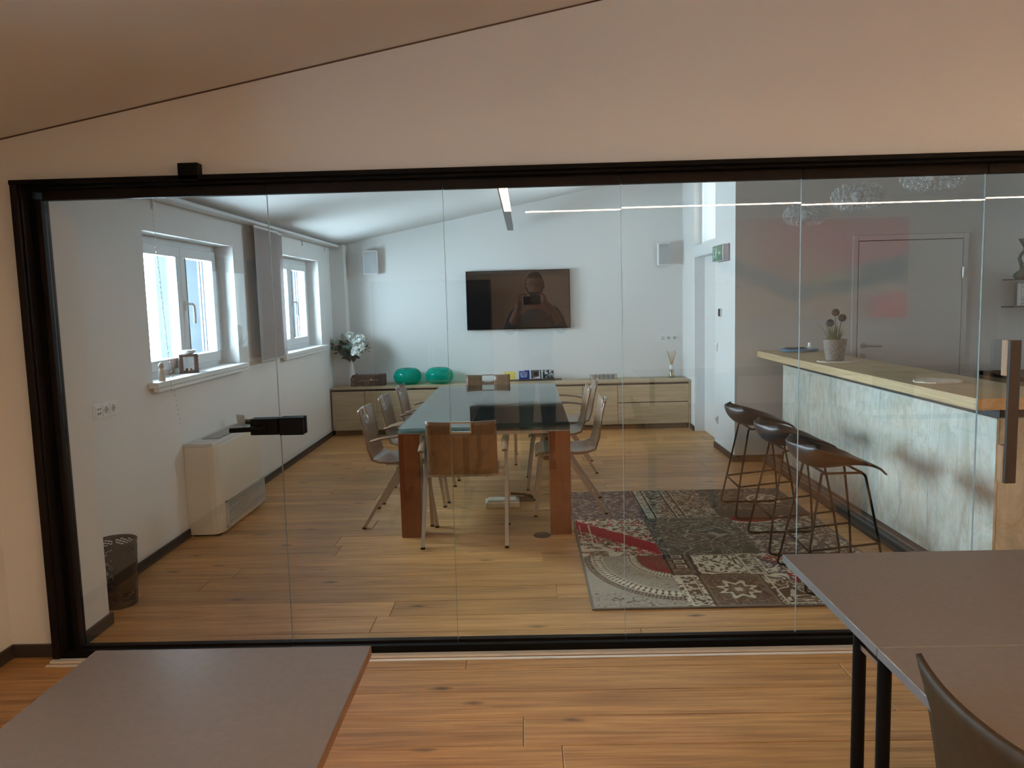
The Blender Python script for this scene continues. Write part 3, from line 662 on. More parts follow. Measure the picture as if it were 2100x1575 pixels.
# lit linear lamps of the near room
def litlamp(name,x0,x1,y0,y1,z,label,k=1.0):
    ml=emis('warm_led_diffuser_%d'%int(k*100),WARM,NEAR_LAMP*k); mu=emis('ceiling_fill_glow_%d'%int(k*100),WARM,NEAR_LAMP*.75*k)
    t=thing(name,label,'lamp',((x0+x1)/2,(y0+y1)/2,z)); w=(x1-x0)/2; d_=(y1-y0)/2
    MB().box(-w-.004,w+.004,-d_-.004,d_+.004,.002,.055).box(-w-.004,-w,-d_-.004,d_+.004,.055,.068).box(w,w+.004,-d_-.004,d_+.004,.055,.068).box(-w,w,-d_-.004,-d_,.055,.068).box(-w,w,d_,d_+.004,.055,.068).build('housing',mat('white_lamp_housing',(.6,.6,.6),.5),t)
    MB().box(-w,w,-d_,d_,-.001,.002).build('diffuser',ml,t)
    MB().box(-w,w,-d_,d_,.055,.058).build('added_uplight',mu,t)  # glowing top added to the lamp to brighten the ceiling
    along=w>d_
    for s in (-.8,.8):
        px,py=((w*s,0) if along else (0,d_*s)); MB().tube([(px,py,.05),(px,py,zc((x0+x1)/2+px)-z)],.0015,6).build('suspension_wire',M_steel,t)
litlamp('linear_ceiling_lamp',-.190,-.122,-1.28,1.2,2.385,'lit warm linear lamp over the near room, running towards the glass',.75)
litlamp('linear_ceiling_lamp',.02,5.2,-1.34,-1.28,2.375,'lit warm linear lamp running along the back of the near room',1.9)
litlamp('linear_ceiling_lamp',3.1,3.17,-1.0,2.0,2.6,'added unseen warm linear lamp brightening the right of the near room',.8)  # extra lamp out of view, added to brighten the right side

# ================================================================ THINGS ON THE SIDEBOARD
v=thing('flower_vase','slim white vase with white flowers and eucalyptus on the sideboard','vase',(-2.025,8.985,Z))
MB().lathe([(0,0),(.036,0),(.040,.02),(.041,.07),(.036,.13),(.024,.20),(.018,.26),(.017,.30),(.021,.335),(.017,.335),(.014,.30),(.0,.29)],(0,0,0),28).build('vase_body',mat('white_ceramic',(.78,.78,.77),.35,var=.01),v,smooth=True)
rg=random.Random(3)
M_fl=mat('white_petals',(.80,.84,.80),.6,var=.06); M_leaf=mat('dark_leaves',(.022,.045,.032),.55,var=.3); M_euc=mat('eucalyptus_leaves',(.10,.20,.17),.55,var=.3)
def leafq(mb,p,d,l,w):
    d=Vector(d).normalized(); s=d.cross(Vector((rg.uniform(-1,1),rg.uniform(-1,1),.3))).normalized()*w
    p=Vector(p); k=d.cross(s).normalized()*w*.4
    mb.quad(p,p+d*l*.45+s+k,p+d*l,p+d*l*.45-s+k)
stems=MB(); lv=MB(); eu=MB()
cen=Vector((0,0,.43))
for k in range(38):
    a=rg.uniform(0,6.28); rr=rg.uniform(.05,.235); tip=Vector((math.cos(a)*rr*1.05,math.sin(a)*rr*.45,.38+rg.uniform(0,.20)*(1-rr*1.5)+.03))
    stems.tube([(0,0,.25),(tip.x*.3,tip.y*.3,.34),tip],.0018,5)
    for q in range(9):
        f=q/9; p=Vector((tip.x*f,tip.y*f,.33+(tip.z-.33)*f)); leafq(lv if k%2 else eu,p,(rg.uniform(-1,1),rg.uniform(-.6,.6),rg.uniform(-.3,.6)),.062,.019)
for k in range(5):
    a=(-.95+.5*k); 
    for q in range(7): z=.50+q*.018; lv.quad((-.085-.02,-.06,z),(-.085,-.072,z+.006),(-.048,-.065,z+.003),(-.07,-.06,z-.003)) if k==0 else None
for s in ((.13,-.04,.44),(.17,-.02,.50),(.19,0,.42)):
    stems.tube([(0,0,.3),s,(s[0]+.03,s[1],s[2]+.06)],.0012,5)
    for q in range(6): leafq(lv,(s[0]+rg.uniform(-.02,.03),s[1],s[2]+rg.uniform(-.02,.06)),(rg.uniform(-1,1),0,rg.uniform(-1,1)),.03,.006)
for k in range(16): leafq(lv,(rg.uniform(-.05,.07),-.05,.36),(rg.uniform(-1,1),-.3,rg.uniform(-.7,.1)),.075,.016)
stems.build('stems',M_leaf,v); lv.build('dark_foliage',M_leaf,v,kind='stuff'); eu.build('eucalyptus',M_euc,v,kind='stuff')
def bloom(c,r,n=34):
    mb=MB()
    for k in range(n):
        th=rg.uniform(0,6.28); ph=math.acos(rg.uniform(-.6,1)); dv=Vector((math.sin(ph)*math.cos(th),math.sin(ph)*math.sin(th),math.cos(ph)))
        p=Vector(c)+dv*r*.35; s=dv.cross(Vector((rg.uniform(-1,1),rg.uniform(-1,1),rg.uniform(-1,1)))).normalized()*r*.45; u_=dv.cross(s).normalized()*r*.45
        mb.quad(p,p+dv*r*.5+s,p+dv*r*.72+u_*.4,p+dv*r*.5-s)
    mb.ball(c,r*.6,10,6); mb.build('flower',M_fl,v,smooth='all')
for c,r in (((.105,-.065,.47),.078),((.075,-.07,.40),.064),((-.005,-.02,.575),.066),((-.075,0,.55),.058),((.12,-.02,.545),.06),((-.17,.0,.52),.048),((.03,.0,.52),.06)): bloom(c,r)
tb=thing('wooden_gift_crate','dark brown wooden box tied with string, beside the white vase','box',(-1.845,9.03,Z),.10)
M_crate=wood('crate_wood',(.05,.025,.017),(.09,.048,.032),.5,grain=(2,20,20),rand=.1)
MB().box(-.185,.185,-.075,.075,.004,.125).build('body',M_crate,tb,bevel=.002)
MB().box(-.2,-.12,-.082,.082,0,.10).box(.12,.2,-.082,.082,0,.13).box(-.175,-.13,-.083,.083,.1,.135).build('end_slat',M_crate,tb,bevel=.003)
MB().tube([(-.12,-.085,.062),(0,-.088,.07),(.12,-.085,.068)],.0018,5).tube([(.02,-.09,.07),(-.01,-.092,.05),(.01,-.09,.03)],.0016,5).tube([(-.04,-.088,.068),(-.03,-.09,.03),(-.02,-.086,.0)],.0018,5).tube([(-.16,-.086,.1),(-.19,-.09,.05),(-.17,-.088,.02)],.0016,5).build('string',mat('white_string',(.7,.68,.62),.8),tb)
MB().ball((.04,-.092,.075),.010,8,6).build('seal',M_white,tb,smooth='all')
# green glass lamps
def greenm():
    m,t,b=nt('green_glass'); b.inputs['Base Color'].default_value=(.0,.45,.34,1); b.inputs['Roughness'].default_value=.06; b.inputs['Subsurface Weight'].default_value=0
    L=t.links; tr=N(t,'ShaderNodeBsdfTransparent'); tr.inputs[0].default_value=(.03,.80,.64,1); mx=N(t,'ShaderNodeMixShader'); mx.inputs[0].default_value=.55
    tc=N(t,'ShaderNodeTexCoord'); n=N(t,'ShaderNodeTexNoise'); n.inputs['Scale'].default_value=5; L.new(tc.outputs['Object'],n.inputs['Vector'])
    r=N(t,'ShaderNodeValToRGB'); r.color_ramp.elements[0].color=(0,.28,.22,1); r.color_ramp.elements[1].color=(0,.40,.32,1); L.new(n.outputs['Fac'],r.inputs[0]); L.new(r.outputs[0],b.inputs['Base Color'])
    L.new(b.outputs[0],mx.inputs[1]); L.new(tr.outputs[0],mx.inputs[2]); L.new(mx.outputs[0],t.nodes['Material Output'].inputs[0]); return m
MG=greenm()
for x,lb in ((-1.395,'squat emerald green glass vase nearer the wooden box'),(-1.02,'squat emerald green glass vase, right of its twin')):
    t=thing('glass_vase',lb,'vase',(x,9.07,Z),group='squat green glass vases on the sideboard')
    pr=[(0,0),(.085,.0),(.12,.012),(.150,.04),(.163,.08),(.162,.115),(.148,.150),(.12,.176),(.085,.188),(.05,.188),(.035,.182),(.03,.178)]
    MB().lathe(pr,(0,0,0),44).build('glass_body',MG,t,smooth='all')
    MB().lathe([(.03,.180),(.036,.186),(.042,.190),(.048,.188)],(0,0,0),32).build('neck_rim',mat('dark_green_rim',(.02,.10,.08),.3),t,smooth='all')
# picture cards on a dark rack
rack=thing('card_rack','narrow dark wooden ledge holding small cards on the sideboard','rack',(.10,9.13,Z))
MB().box(-.31,.31,-.035,.035,0,.018).build('base',M_crate,rack,bevel=.002)
def text_rows(U,V,w,h,bgc,fgc,x0,x1,rows,border=None):
    col=np.tile(bgc,(len(U),1)); 
    if border is not None: col[(U<.006)|(U>w-.006)|(V<.006)|(V>h-.006)]=border
    for (z,a,b,th) in rows:
        m_=(np.abs(V-z)<th)&(U>a)&(U<b)&(vnoise(U*420,V*90+z*999,3)>.34); col[m_]=fgc
    return col
def cardf(kind,w,h):
    def fn(U,V):
        if kind=='yellow':
            return text_rows(U,V,w,h,srgb(214,190,84),srgb(235,222,160),0,0,[(h*.78,.02,w-.02,.003),(h*.6,.025,w-.03,.0025),(h*.45,.03,w-.03,.0025)],srgb(235,225,180))
        if kind=='blue':
            c=text_rows(U,V,w,h,srgb(22,44,110),srgb(190,200,225),0,0,[(h*.72,.024,w-.022,.004),(h*.55,.026,w-.02,.004),(h*.4,.03,w-.026,.004),(h*.26,.036,w-.032,.0035)])
            c[(U<.014)]=srgb(200,215,225); c[(V>h-.012)&(U<w*.6)]=srgb(170,190,210); return c
        if kind=='dark':
            c=np.tile(srgb(34,28,30),(len(U),1)); q=np.maximum(np.abs(U-w*.5),np.abs(V-h*.55)*1.1); c[(q<w*.33)]=srgb(120,105,105); c[q<w*.25]=srgb(60,52,50); c[q<w*.13]=srgb(24,22,22)
            c[(V<h*.24)&(V>h*.05)&(U>w*.12)&(U<w*.9)&(V<h*.06+U*.2)]=srgb(225,215,215); c[(U<.008)|(V>h-.006)]=srgb(190,190,195); c[(np.abs(U-w*.85)<.006)&(V>h*.2)]=srgb(200,195,200); return c
        n=vnoise(U*60,V*70,9,3); c=np.tile(srgb(190,198,205),(len(U),1)); c[(n<.5)]=srgb(50,42,44); c[(n>.6)&(V<h*.5)]=srgb(80,120,125); c[(U<w*.2)&(n>.4)&(n<.55)]=srgb(60,50,60); c[(V>h-.008)]=srgb(210,215,220); c[(V<h*.18)&(n<.62)]=srgb(66,48,46); return c
    return fn
MCARD=vcol('printed_card',.5,.3)
for x,w,h,k,lb in ((-.205,.148,.098,'yellow','small yellow card with pale text on the dark ledge'),(-.045,.138,.105,'blue','small blue card with white text on the dark ledge'),(.10,.125,.108,'dark','small dark photo card between the blue card and the bright photo'),(.245,.128,.112,'photo','rightmost photo card on the dark ledge in black, white and teal')):
    o=painted('photo_card',w,h,-.002,70,52,cardf(k,w,h),MCARD,loc=(x-w/2+.01,9.13,Z+.019),plane='xz',label=lb,cat='card',group='small cards standing on the ledge'); o.rotation_euler=(-.12,0,0)
lh=thing('leaflet_holder','low clear holder full of leaflets on the sideboard','holder',(.90,9.13,Z))
MB().box(-.155,.155,.035,.038,0,.06).box(-.155,.155,-.038,-.035,0,.06).box(-.158,-.155,-.038,.038,0,.06).box(.155,.158,-.038,.038,0,.06).build('holder',M_glass,lh)
for k in range(22):
    x=-.14+k*.0128; MB().box(x,x+rg.uniform(.004,.010),-.030,.030,.002,.045+rg.uniform(0,.01)).build('leaflet',mat('paper_%d'%(k%4),[(.62,.62,.62),(.45,.42,.42),(.7,.7,.68),(.34,.30,.26)][k%4],.7),lh)
rd=thing('reed_diffuser','glass reed diffuser with white label at the sideboard right end','diffuser',(1.70,9.13,Z))
MB().lathe([(0,0),(.037,0),(.037,.012),(.027,.10),(.017,.115),(.017,.165),(.014,.165),(.013,.115),(.024,.10),(.034,.014),(0,.008)],(0,0,0),20).build('bottle',M_glass,rd,smooth=True)
MB().lathe([(0,.01),(.033,.014),(.030,.04),(0,.04)],(0,0,0),20).build('oil',mat('amber_oil',(.5,.36,.16),.2),rd,smooth=True)
MB().lathe([(.0245,.095),(.0255,.108),(.0255,.140),(.0245,.15),(0,.15)],(0,0,0),20).build('label_band',M_white,rd,smooth=True)
for k in range(9):
    a=k*.7; MB().tube([(math.cos(a)*.015*-1,math.sin(a)*.015*-1,.015),(0,0,.13),(math.cos(a)*.055,math.sin(a)*.035,.315+rg.uniform(-.02,.01))],.0025,5).build('reed',mat('rattan_reed',(.50,.32,.15),.7),rd)
# floor power box below the table
fb=thing('power_box','flat cream power box lying under the glass table','power box',(-.2,5.60,0),.03)
MB().box(-.125,.125,-.07,.07,.0,.045).build('body',mat('cream_plastic',(.62,.58,.48),.5),fb,bevel=.008)
MB().box(-.105,.105,-.05,.05,.045,.058).build('lid',mat('cream_plastic',(.62,.58,.48),.5),fb,bevel=.006)
fo=thing('floor_outlet','open square floor outlet hatch with cables under the glass table','floor outlet',(-.02,5.78,0))
MB().box(-.085,.085,-.07,.07,0.0,.004).build('hatch_frame',M_base,fo)
MB().box(-.17,.02,-.016,.016,.07,.082).build('cable_lid',M_base,fo,loc=(-.02,.03,-.0665),bevel=.002)
MB().tube([(-.12,0,.05),(-.03,-.02,.045),(.03,-.01,.03),(.05,.02,.004)],.009,8).tube([(-.12,.02,.04),(-.02,.02,.035),(.06,.0,.004)],.009,8).build('cable',M_black,fo,smooth=True)
ro=MB().lathe([(.030,0),(.055,0),(.057,.002),(.055,.004),(.030,.004)],(0,0,0),28).lathe([(0,.002),(.03,.002)],(0,0,0),28).build('floor_ring',M_base,smooth=True,loc=(.075,4.86,0),cat='floor outlet',label='small round outlet cover in the floor by the right table leg')
# sill objects
ob=thing('oil_burner','dark square oil burner with white bowl on the left window sill','oil burner',(-2.30,5.26,1.067),.45)
M_bu=wood('burner_wood',(.035,.014,.012),(.06,.025,.02),.4,grain=(12,12,12),rand=0)
MB().box(-.06,-.035,-.045,.045,0,.125).box(.035,.06,-.045,.045,0,.125).box(-.06,.06,-.045,.045,0,.014).box(-.06,.06,-.045,.045,.111,.125).build('frame',M_bu,ob,bevel=.002)
MB().lathe([(0,.126),(.03,.128),(.047,.142),(.053,.155),(.049,.155),(.03,.135),(0,.133)],(0,0,0),24).build('bowl',M_white,ob,smooth=True)
MB().lathe([(0,.014),(.02,.014),(.02,.032),(0,.032)],(0,0,0),20).build('tealight',M_chrome,ob,smooth=True)
fg=thing('wooden_figure','small pale wooden figure on the near end of the window sill','figurine',(-2.225,4.70,1.067))
mw=mat('pale_wood',(.55,.46,.38),.6,var=.08)
MB().lathe([(0,0),(.020,0),(.019,.04),(.013,.07),(.010,.078),(0,.078)],(0,0,0),16).build('body',mw,fg,smooth=True)
MB().ball((0,0,.092),.017,12,8,(1,1,1.15)).build('head',mw,fg,smooth='all')

# ================================================================ RUG
def rugcol(U,V):
    W_,H_=1.62,2.3
    beige=srgb(168,158,142);cream=srgb(214,203,180);brown=srgb(100,78,66);red=srgb(158,22,46);dgrey=srgb(84,80,74);mauve=srgb(112,92,96);dark=srgb(58,48,46);tau=srgb(128,112,98)
    n1=vnoise(U*26,V*26,1,2); n2=vnoise(U*60,V*60,4,2); n3=vnoise(U*11+n1*2,V*11+n2,7,2); nn=vnoise(U*220,V*220,11)
    col=np.tile(mauve,(len(U),1)).astype(float)
    def setm(m_,c): col[m_]=c
    def fil(m_,c,th=.045,sc=(16,0),src=None):
        a=vnoise(U*sc[0]+2.2*vnoise(U*9,V*9,21),V*sc[0]+2.2*vnoise(U*9,V*9,33),5+int(sc[1]),2)
        setm(m_&(np.abs((a*5)%1-.5)<th*3),c)
    def rect(a,b,c,d): return (U>=a)&(U<b)&(V>=c)&(V<d)
    # far row
    m=rect(0,.50,1.53,H_); setm(m,mauve); setm(m&(n2>.52),tau*.9); setm(m&(n2>.62),beige)
    m=rect(.50,1.0,1.53,H_); setm(m,tau); fil(m,cream,.05,(20,1)); setm(m&(n2<.38),brown)
    for a in (.50,.56,.70,.76): setm(rect(a,a+.008,1.53,H_),dark); setm(rect(a+.012,a+.018,1.53,H_),cream)
    m=rect(.508,.56,1.53,H_); setm(m&((np.floor(V*34)%2==0)^(n2>.55)),cream)
    m=rect(1.0,W_,1.53,H_); setm(m,dgrey); fil(m&(V>1.72),beige,.035,(13,2)); d=((U-1.42)/.11)**2+((V-1.98)/.12)**2; setm(m&(np.abs(d-1)<.18),cream); setm(m&(d<.5)&(n2>.5),cream)
    # middle row
    m=rect(0,.47,.77,1.53); setm(m,red); band=V-(1.42-U*1.15)
    setm(m&(np.abs(band)>.13)&(n1>.46),brown); setm(m&(np.abs(band)>.11)&(n2>.55),cream); setm(m&(band<-.30),brown); setm(m&(band<-.30)&(n1>.5),cream); setm(m&(band<-.42)&(n1>.42)&(n1<.5),red)
    fil(m&(np.abs(band)>.1),cream,.03,(22,3))
    for a in (.03,.09): setm(rect(a,a+.007,.95,1.4),cream)
    m=rect(.47,1.05,.77,1.53); setm(m,dgrey); setm(m&(n3>.52),tau*.62); fil(m,beige,.035,(10,4)); setm(m&(n2>.64),tau)
    m=rect(1.05,W_,.77,1.53); setm(m,mauve*.9); fil(m,tau,.06,(15,5)); setm(m&(n2>.6),cream*.8); d=((U-1.2)/.2)**2+((V-1.53)/.14)**2; setm(m&(d<1),red*.7); setm(m&(np.abs(d-1)<.12),cream)
    # near row: round medallion on beige
    m=rect(0,.47,0,.77); setm(m,beige); 
    fil(m&(V<.2),brown*1.1,.02,(14,6))
    r=np.hypot((U-.50)/1.0,(V-.70)/1.28); th=np.arctan2(V-.70,U-.50)
    def ring(a,b,c,mm=m): setm(mm&(r>a)&(r<b),c)
    ring(.475,.482,brown); ring(.455,.462,brown); m_=m&(r>.445)&(r<.475)&(np.floor(th*60)%2==0); setm(m_,brown)
    ring(.385,.44,brown); setm(m&(r>.39)&(r<.435)&(np.abs(((th*16)%1)-.5)+np.abs(r-.412)*9<.42),cream); ring(.437,.443,cream); ring(.380,.386,cream)
    ring(0,.235,brown); setm(m&(r>.185)&(r<.228)&(np.abs(((th*14)%1)-.5)+np.abs(r-.207)*11<.44),cream); ring(.232,.238,cream)
    ring(0,.178,red*.45+brown*.4); setm(m&(r<.13)&(np.abs(((th*9+r*30)%1)-.5)<.09),tau); setm(m&(r>.11)&(r<.17)&(n1>.6),red)
    fil(m&(r>.25)&(r<.37),brown*1.3,.012,(11,8))
    # near row: framed panels
    P0=[(.47,.60,0,.44,'bar'),(.60,.93,0,.44,'star'),(.47,.62,.44,.77,'chain'),(.62,.86,.44,.77,'flower'),(.86,1.0,.44,.77,'bar2'),(.93,1.2,0,.44,'flower2'),(1.0,1.2,.44,.77,'red'),(1.2,W_,0,.77,'redm')]
    for a,b,c,d,k in P0:
        m=rect(a,b,c,d); cx,cy2=(a+b)/2,(c+d)/2
        e=np.minimum(np.minimum(U-a,b-U),np.minimum(V-c,d-V))
        if k=='bar' or k=='bar2':
            setm(m,brown if k=='bar' else tau); setm(m&(e<.022)&(n2>.45),cream); q=np.maximum(np.abs(U-cx)/.035,(np.abs(V-cy2)-(d-c)*.32)/.05)
            setm(m&(q<1.15),cream); setm(m&(q<.95),brown*.9 if k=='bar' else tau*.7); setm(m&(q<.95)&(n2>.55),cream*.8)
        elif k=='star':
            setm(m,brown); fil(m,tau,.06,(19,9)); an=np.arctan2(V-cy2,U-cx); rr=np.hypot((U-cx),(V-cy2)*.8)
            s=rr*(1+.22*np.cos(an*8)); setm(m&(s<.085),cream); setm(m&(s<.06),brown); setm(m&(s<.045),tau); setm(m&(s<.02),cream); setm(m&(e<.02),tau); setm(m&(e<.010),brown*.8)
        elif k=='chain':
            setm(m,tau); setm(m&(n2>.55),brown)
            for q in (-.09,0,.09):
                s=np.maximum(np.abs(U-cx)/.042,np.abs(V-(cy2+.05+q*.9))/.03); setm(m&(s<1)&(s>.72),dark); setm(m&(s<.72)&(s>.5),cream)
            setm(m&(e<.012),dark)
        elif k=='flower':
            setm(m,brown); s=np.maximum(np.abs(U-cx)/.11,np.abs(V-cy2)/.14)+ (n1-.5)*.6; setm(m&(s<1),cream); setm(m&(s<1)&(n2>.56),brown); setm(m&(e<.02)&(e>.012),cream)
        elif k=='flower2': setm(m,brown*.9); fil(m,cream,.06,(17,12)); setm(m&(e<.03)&(e>.02),cream); setm(m&(U>1.08)&(V>.3)&(n1>.45),red*.8)
        elif k=='red': setm(m,mauve*.8); setm(m&(V>.62)&(n1>.42),red*.8); fil(m,cream,.03,(18,13)); setm(m&(n2>.64),cream)
        else: setm(m,brown*.85); setm(m&(n3>.52),red*.75); setm(m&(V>.2)&(V<.45)&(n1>.4)&(U<1.42),red); fil(m,cream,.025,(15,14)); setm(m&(e<.02)&(n2>.5)&(V<.05),cream)
    e=np.minimum(np.minimum(U,W_-U),np.minimum(V,H_-V)); setm(e<.014,srgb(120,112,106))
    return col*(.80+.35*nn)[:,None]*.85
painted('patchwork_rug',1.62,2.3,.008,340,480,rugcol,vcol('woven_rug',.95,.1,.4),loc=(.29,3.635,.0005),label='faded patchwork oriental rug in red, grey and beige beside the bar',cat='rug')

# ================================================================ BAR
def stone():
    m,t,b=nt('slate_veneer'); L=t.links
    tc=N(t,'ShaderNodeTexCoord'); oi=N(t,'ShaderNodeObjectInfo'); cb=N(t,'ShaderNodeCombineXYZ')
    for i in range(3): L.new(oi.outputs['Random'],cb.inputs[i])
    sc=N(t,'ShaderNodeVectorMath',operation='SCALE'); sc.inputs['Scale'].default_value=23; L.new(cb.outputs[0],sc.inputs[0])
    ad=N(t,'ShaderNodeVectorMath',operation='ADD'); L.new(tc.outputs['Object'],ad.inputs[0]); L.new(sc.outputs[0],ad.inputs[1])
    def noi(scale,vec,det=6,dist=0,rough=.6):
        mp=N(t,'ShaderNodeMapping'); mp.inputs['Scale'].default_value=vec; L.new(ad.outputs[0],mp.inputs[0])
        n=N(t,'ShaderNodeTexNoise'); n.inputs['Scale'].default_value=scale; n.inputs['Detail'].default_value=det; n.inputs['Distortion'].default_value=dist; n.inputs['Roughness'].default_value=rough; L.new(mp.outputs[0],n.inputs['Vector']); return n.outputs['Fac']
    a=noi(1,(5,5,4.0),9,1.8,.70); r=N(t,'ShaderNodeValToRGB'); e=r.color_ramp.elements; e[0].position=.30; e[0].color=(.42,.43,.37,1); e[1].position=.60; e[1].color=(.62,.63,.58,1); L.new(a,r.inputs[0])
    v=noi(1,(16,16,1.8),6,.8); r2_=N(t,'ShaderNodeValToRGB'); e=r2_.color_ramp.elements; e[0].position=.36; e[0].color=(.86,.85,.80,1); e[1].position=.56; e[1].color=(1,1,1,1); L.new(v,r2_.inputs[0])
    m1=N(t,'ShaderNodeVectorMath',operation='MULTIPLY'); L.new(r.outputs[0],m1.inputs[0]); L.new(r2_.outputs[0],m1.inputs[1])
    c=noi(1,(3.2,3.2,2.0),6,2.6,.55)
    s1=N(t,'ShaderNodeMath',operation='SUBTRACT'); L.new(c,s1.inputs[0]); s1.inputs[1].default_value=.53
    s2=N(t,'ShaderNodeMath',operation='ABSOLUTE'); L.new(s1.outputs[0],s2.inputs[0])
    r3=N(t,'ShaderNodeValToRGB'); e=r3.color_ramp.elements; e[0].position=0; e[0].color=(.45,.45,.45,1); e[1].position=.03; e[1].color=(0,0,0,1); L.new(s2.outputs[0],r3.inputs[0])
    d=noi(1,(1.6,1.6,1.2),4); r4=N(t,'ShaderNodeValToRGB'); e=r4.color_ramp.elements; e[0].position=.5; e[0].color=(0,0,0,1); e[1].position=.66; e[1].color=(.30,.30,.30,1); L.new(d,r4.inputs[0])
    mxx=N(t,'ShaderNodeMath',operation='ADD'); L.new(r3.outputs[0],mxx.inputs[0]); L.new(r4.outputs[0],mxx.inputs[1])
    mx=N(t,'ShaderNodeMix',data_type='RGBA'); L.new(mxx.outputs[0],mx.inputs[0]); L.new(m1.outputs[0],mx.inputs[6]); mx.inputs[7].default_value=(.44,.32,.18,1)
    L.new(mx.outputs[2],b.inputs['Base Color']); b.inputs['Roughness'].default_value=.55
    bp=N(t,'ShaderNodeBump'); bp.inputs['Strength'].default_value=.25; bp.inputs['Distance'].default_value=.004; L.new(a,bp.inputs['Height']); L.new(bp.outputs[0],b.inputs['Normal']); return m
MS=stone()
bar=thing('bar_counter','kitchen bar clad in grey rust-veined slate panels with an oak top','bar',(2.28,5.3,0))
bo=(-2.28,-5.3,0)
MB().box(2.222,2.56,3.685,6.72,.03,.875).build('core',M_base,bar,loc=bo)
yb=[3.668,4.276,4.886,5.492,6.102,6.728]
for a,b in zip(yb,yb[1:]):
    c=(a+b)/2; h=(b-a)/2-.0012
    MB().box(-.006,.006,-h,h,0,.825).build('stone_panel',MS,bar,loc=(2.216-2.28,c-5.3,.055))
MB().box(-.165,.165,-.006,.006,0,.825).build('stone_panel',MS,bar,loc=(2.39-2.28,3.676-5.3,.055))
MB().box(2.206,2.56,3.664,6.73,.8802,.888).build('edge_trim',mat('pale_edge',(.5,.48,.42),.5),bar,loc=bo)
MB().box(2.24,2.54,3.70,6.70,.888,.945).build('shadow_gap',M_base,bar,loc=bo)
MB().box(2.095,2.222,3.66,6.95,0,.052).build('plinth',mat('brown_black_plinth',(.045,.034,.03),.5),bar,loc=bo,bevel=.002)
MB().box(2.108,2.113,3.66,6.95,.052,.058).box(2.15,2.154,3.66,6.95,.052,.062).build('plinth_edge',mat('plinth_edge_grey',(.16,.14,.13),.4),bar,loc=bo)
ctp=MB().box(-.005-3.4/2*0-1.70,1.70,-.235,.235,0,.055).build('counter_top',M_oakc,bar,loc=(2.285-2.28,5.262-5.3,.945),bevel=.002); ctp.rotation_euler=(0,0,H)
# three wire stools
def stool():
    t=bpy.data.objects.new('bar_stool',None); C.objects.link(t); t['category']='stool'; t['group']='black bar stools in front of the slate bar'
    # shell in local coords: +Y faces the bar
    nu,nv=18,14; bm=bmesh.new(); g=[]
    prof=[(.225,.592),(.205,.606),(.17,.618),(.12,.626),(.06,.622),(0,.612),(-.05,.606),(-.10,.606),(-.145,.620),(-.18,.645),(-.205,.680),(-.218,.715),(-.224,.738)]
    for j,(y,z) in enumerate(prof):
        f=j/(len(prof)-1); row=[]
        wid=.205 if f<.25 else .205+.015*math.sin((f-.25)*3)
        if f>.6: wid=.215-.06*((f-.6)/.4)**2
        for i in range(nv+1):
            s=-1+2*i/nv; edge=abs(s)**2.4
            rim=float(np.interp(y,[-.224,-.16,-.08,0,.10,.18,.225],[.742,.728,.710,.690,.655,.622,.590]))
            pull=.085*edge*max(0,(f-.55)/.45)
            row.append(bm.verts.new((s*wid,y+pull-.03*edge*(f<.12),z+(rim-z)*abs(s)**2.6)))
        g.append(row)
    for j in range(len(prof)-1):
        for i in range(nv): bm.faces.new((g[j][i],g[j][i+1],g[j+1][i+1],g[j+1][i]))
    mb=MB(); mb.bm.free(); mb.bm=bm; mp=mat('matt_black_shell',(.016,.014,.014),.45,var=.1)
    sh=mb.build('seat_shell',mp,t,smooth='all',recalc=False)
    a=sh.modifiers.new('t','SOLIDIFY'); a.thickness=.010; a.offset=0
    b=sh.modifiers.new('s','SUBSURF'); b.levels=1; b.render_levels=1
    r=.0065
    def rnd(pts,rad=.03):
        out=[Vector(pts[0])]
        for p,q,s in zip(pts,pts[1:],pts[2:]):
            p,q,s=Vector(p),Vector(q),Vector(s); a_=(p-q).normalized(); b_=(s-q).normalized(); d_=min(rad,(p-q).length*.45,(s-q).length*.45)
            A=q+a_*d_; B=q+b_*d_
            for k in range(5): u=k/4; out.append(A*(1-u)**2+q*2*u*(1-u)+B*u*u)
        out.append(Vector(pts[-1])); return out
    for s in (-1,1):
        loop=rnd([(s*.13,-.10,.592),(s*.175,-.17,.22),(s*.215,-.205,.0075),(s*.215,.20,.0075),(s*.175,.17,.26),(s*.13,.115,.592),(s*.13,-.10,.592)])
        MB().tube(loop,r,8).build('side_frame',M_black,t,smooth='all')
        MB().tube([(s*.177,-.172,.21),(s*.180,.172,.245)],r*.9,8).build('side_bar',M_black,t,smooth='all')
        for y in (-.15,.15): MB().box(s*.215-.009,s*.215+.009,y-.02,y+.02,0,.006).build('glide',M_black,t)
    MB().tube([(-.180,.174,.245),(.180,.174,.245)],r,8).build('foot_bar',M_black,t,smooth='all')
    MB().tube([(-.177,-.174,.21),(.177,-.174,.21)],r,8).build('rear_bar',M_black,t,smooth='all')
    MB().tube([(-.13,-.08,.592),(.13,-.08,.592)],r,8).tube([(-.13,.10,.592),(.13,.10,.592)],r,8).build('seat_bar',M_black,t,smooth='all')
    return t
st=stool()
st.location=(1.56,3.975,.009); st.rotation_euler=(0,0,-H); st['label']='black wire-frame bar stool nearest the camera at the slate bar'
dup(st,(1.565,4.565,.009),-H,'black wire-frame bar stool in the middle of the three at the bar')
dup(st,(1.58,5.31,.009),-H-.02,'black wire-frame bar stool farthest from the camera at the bar')
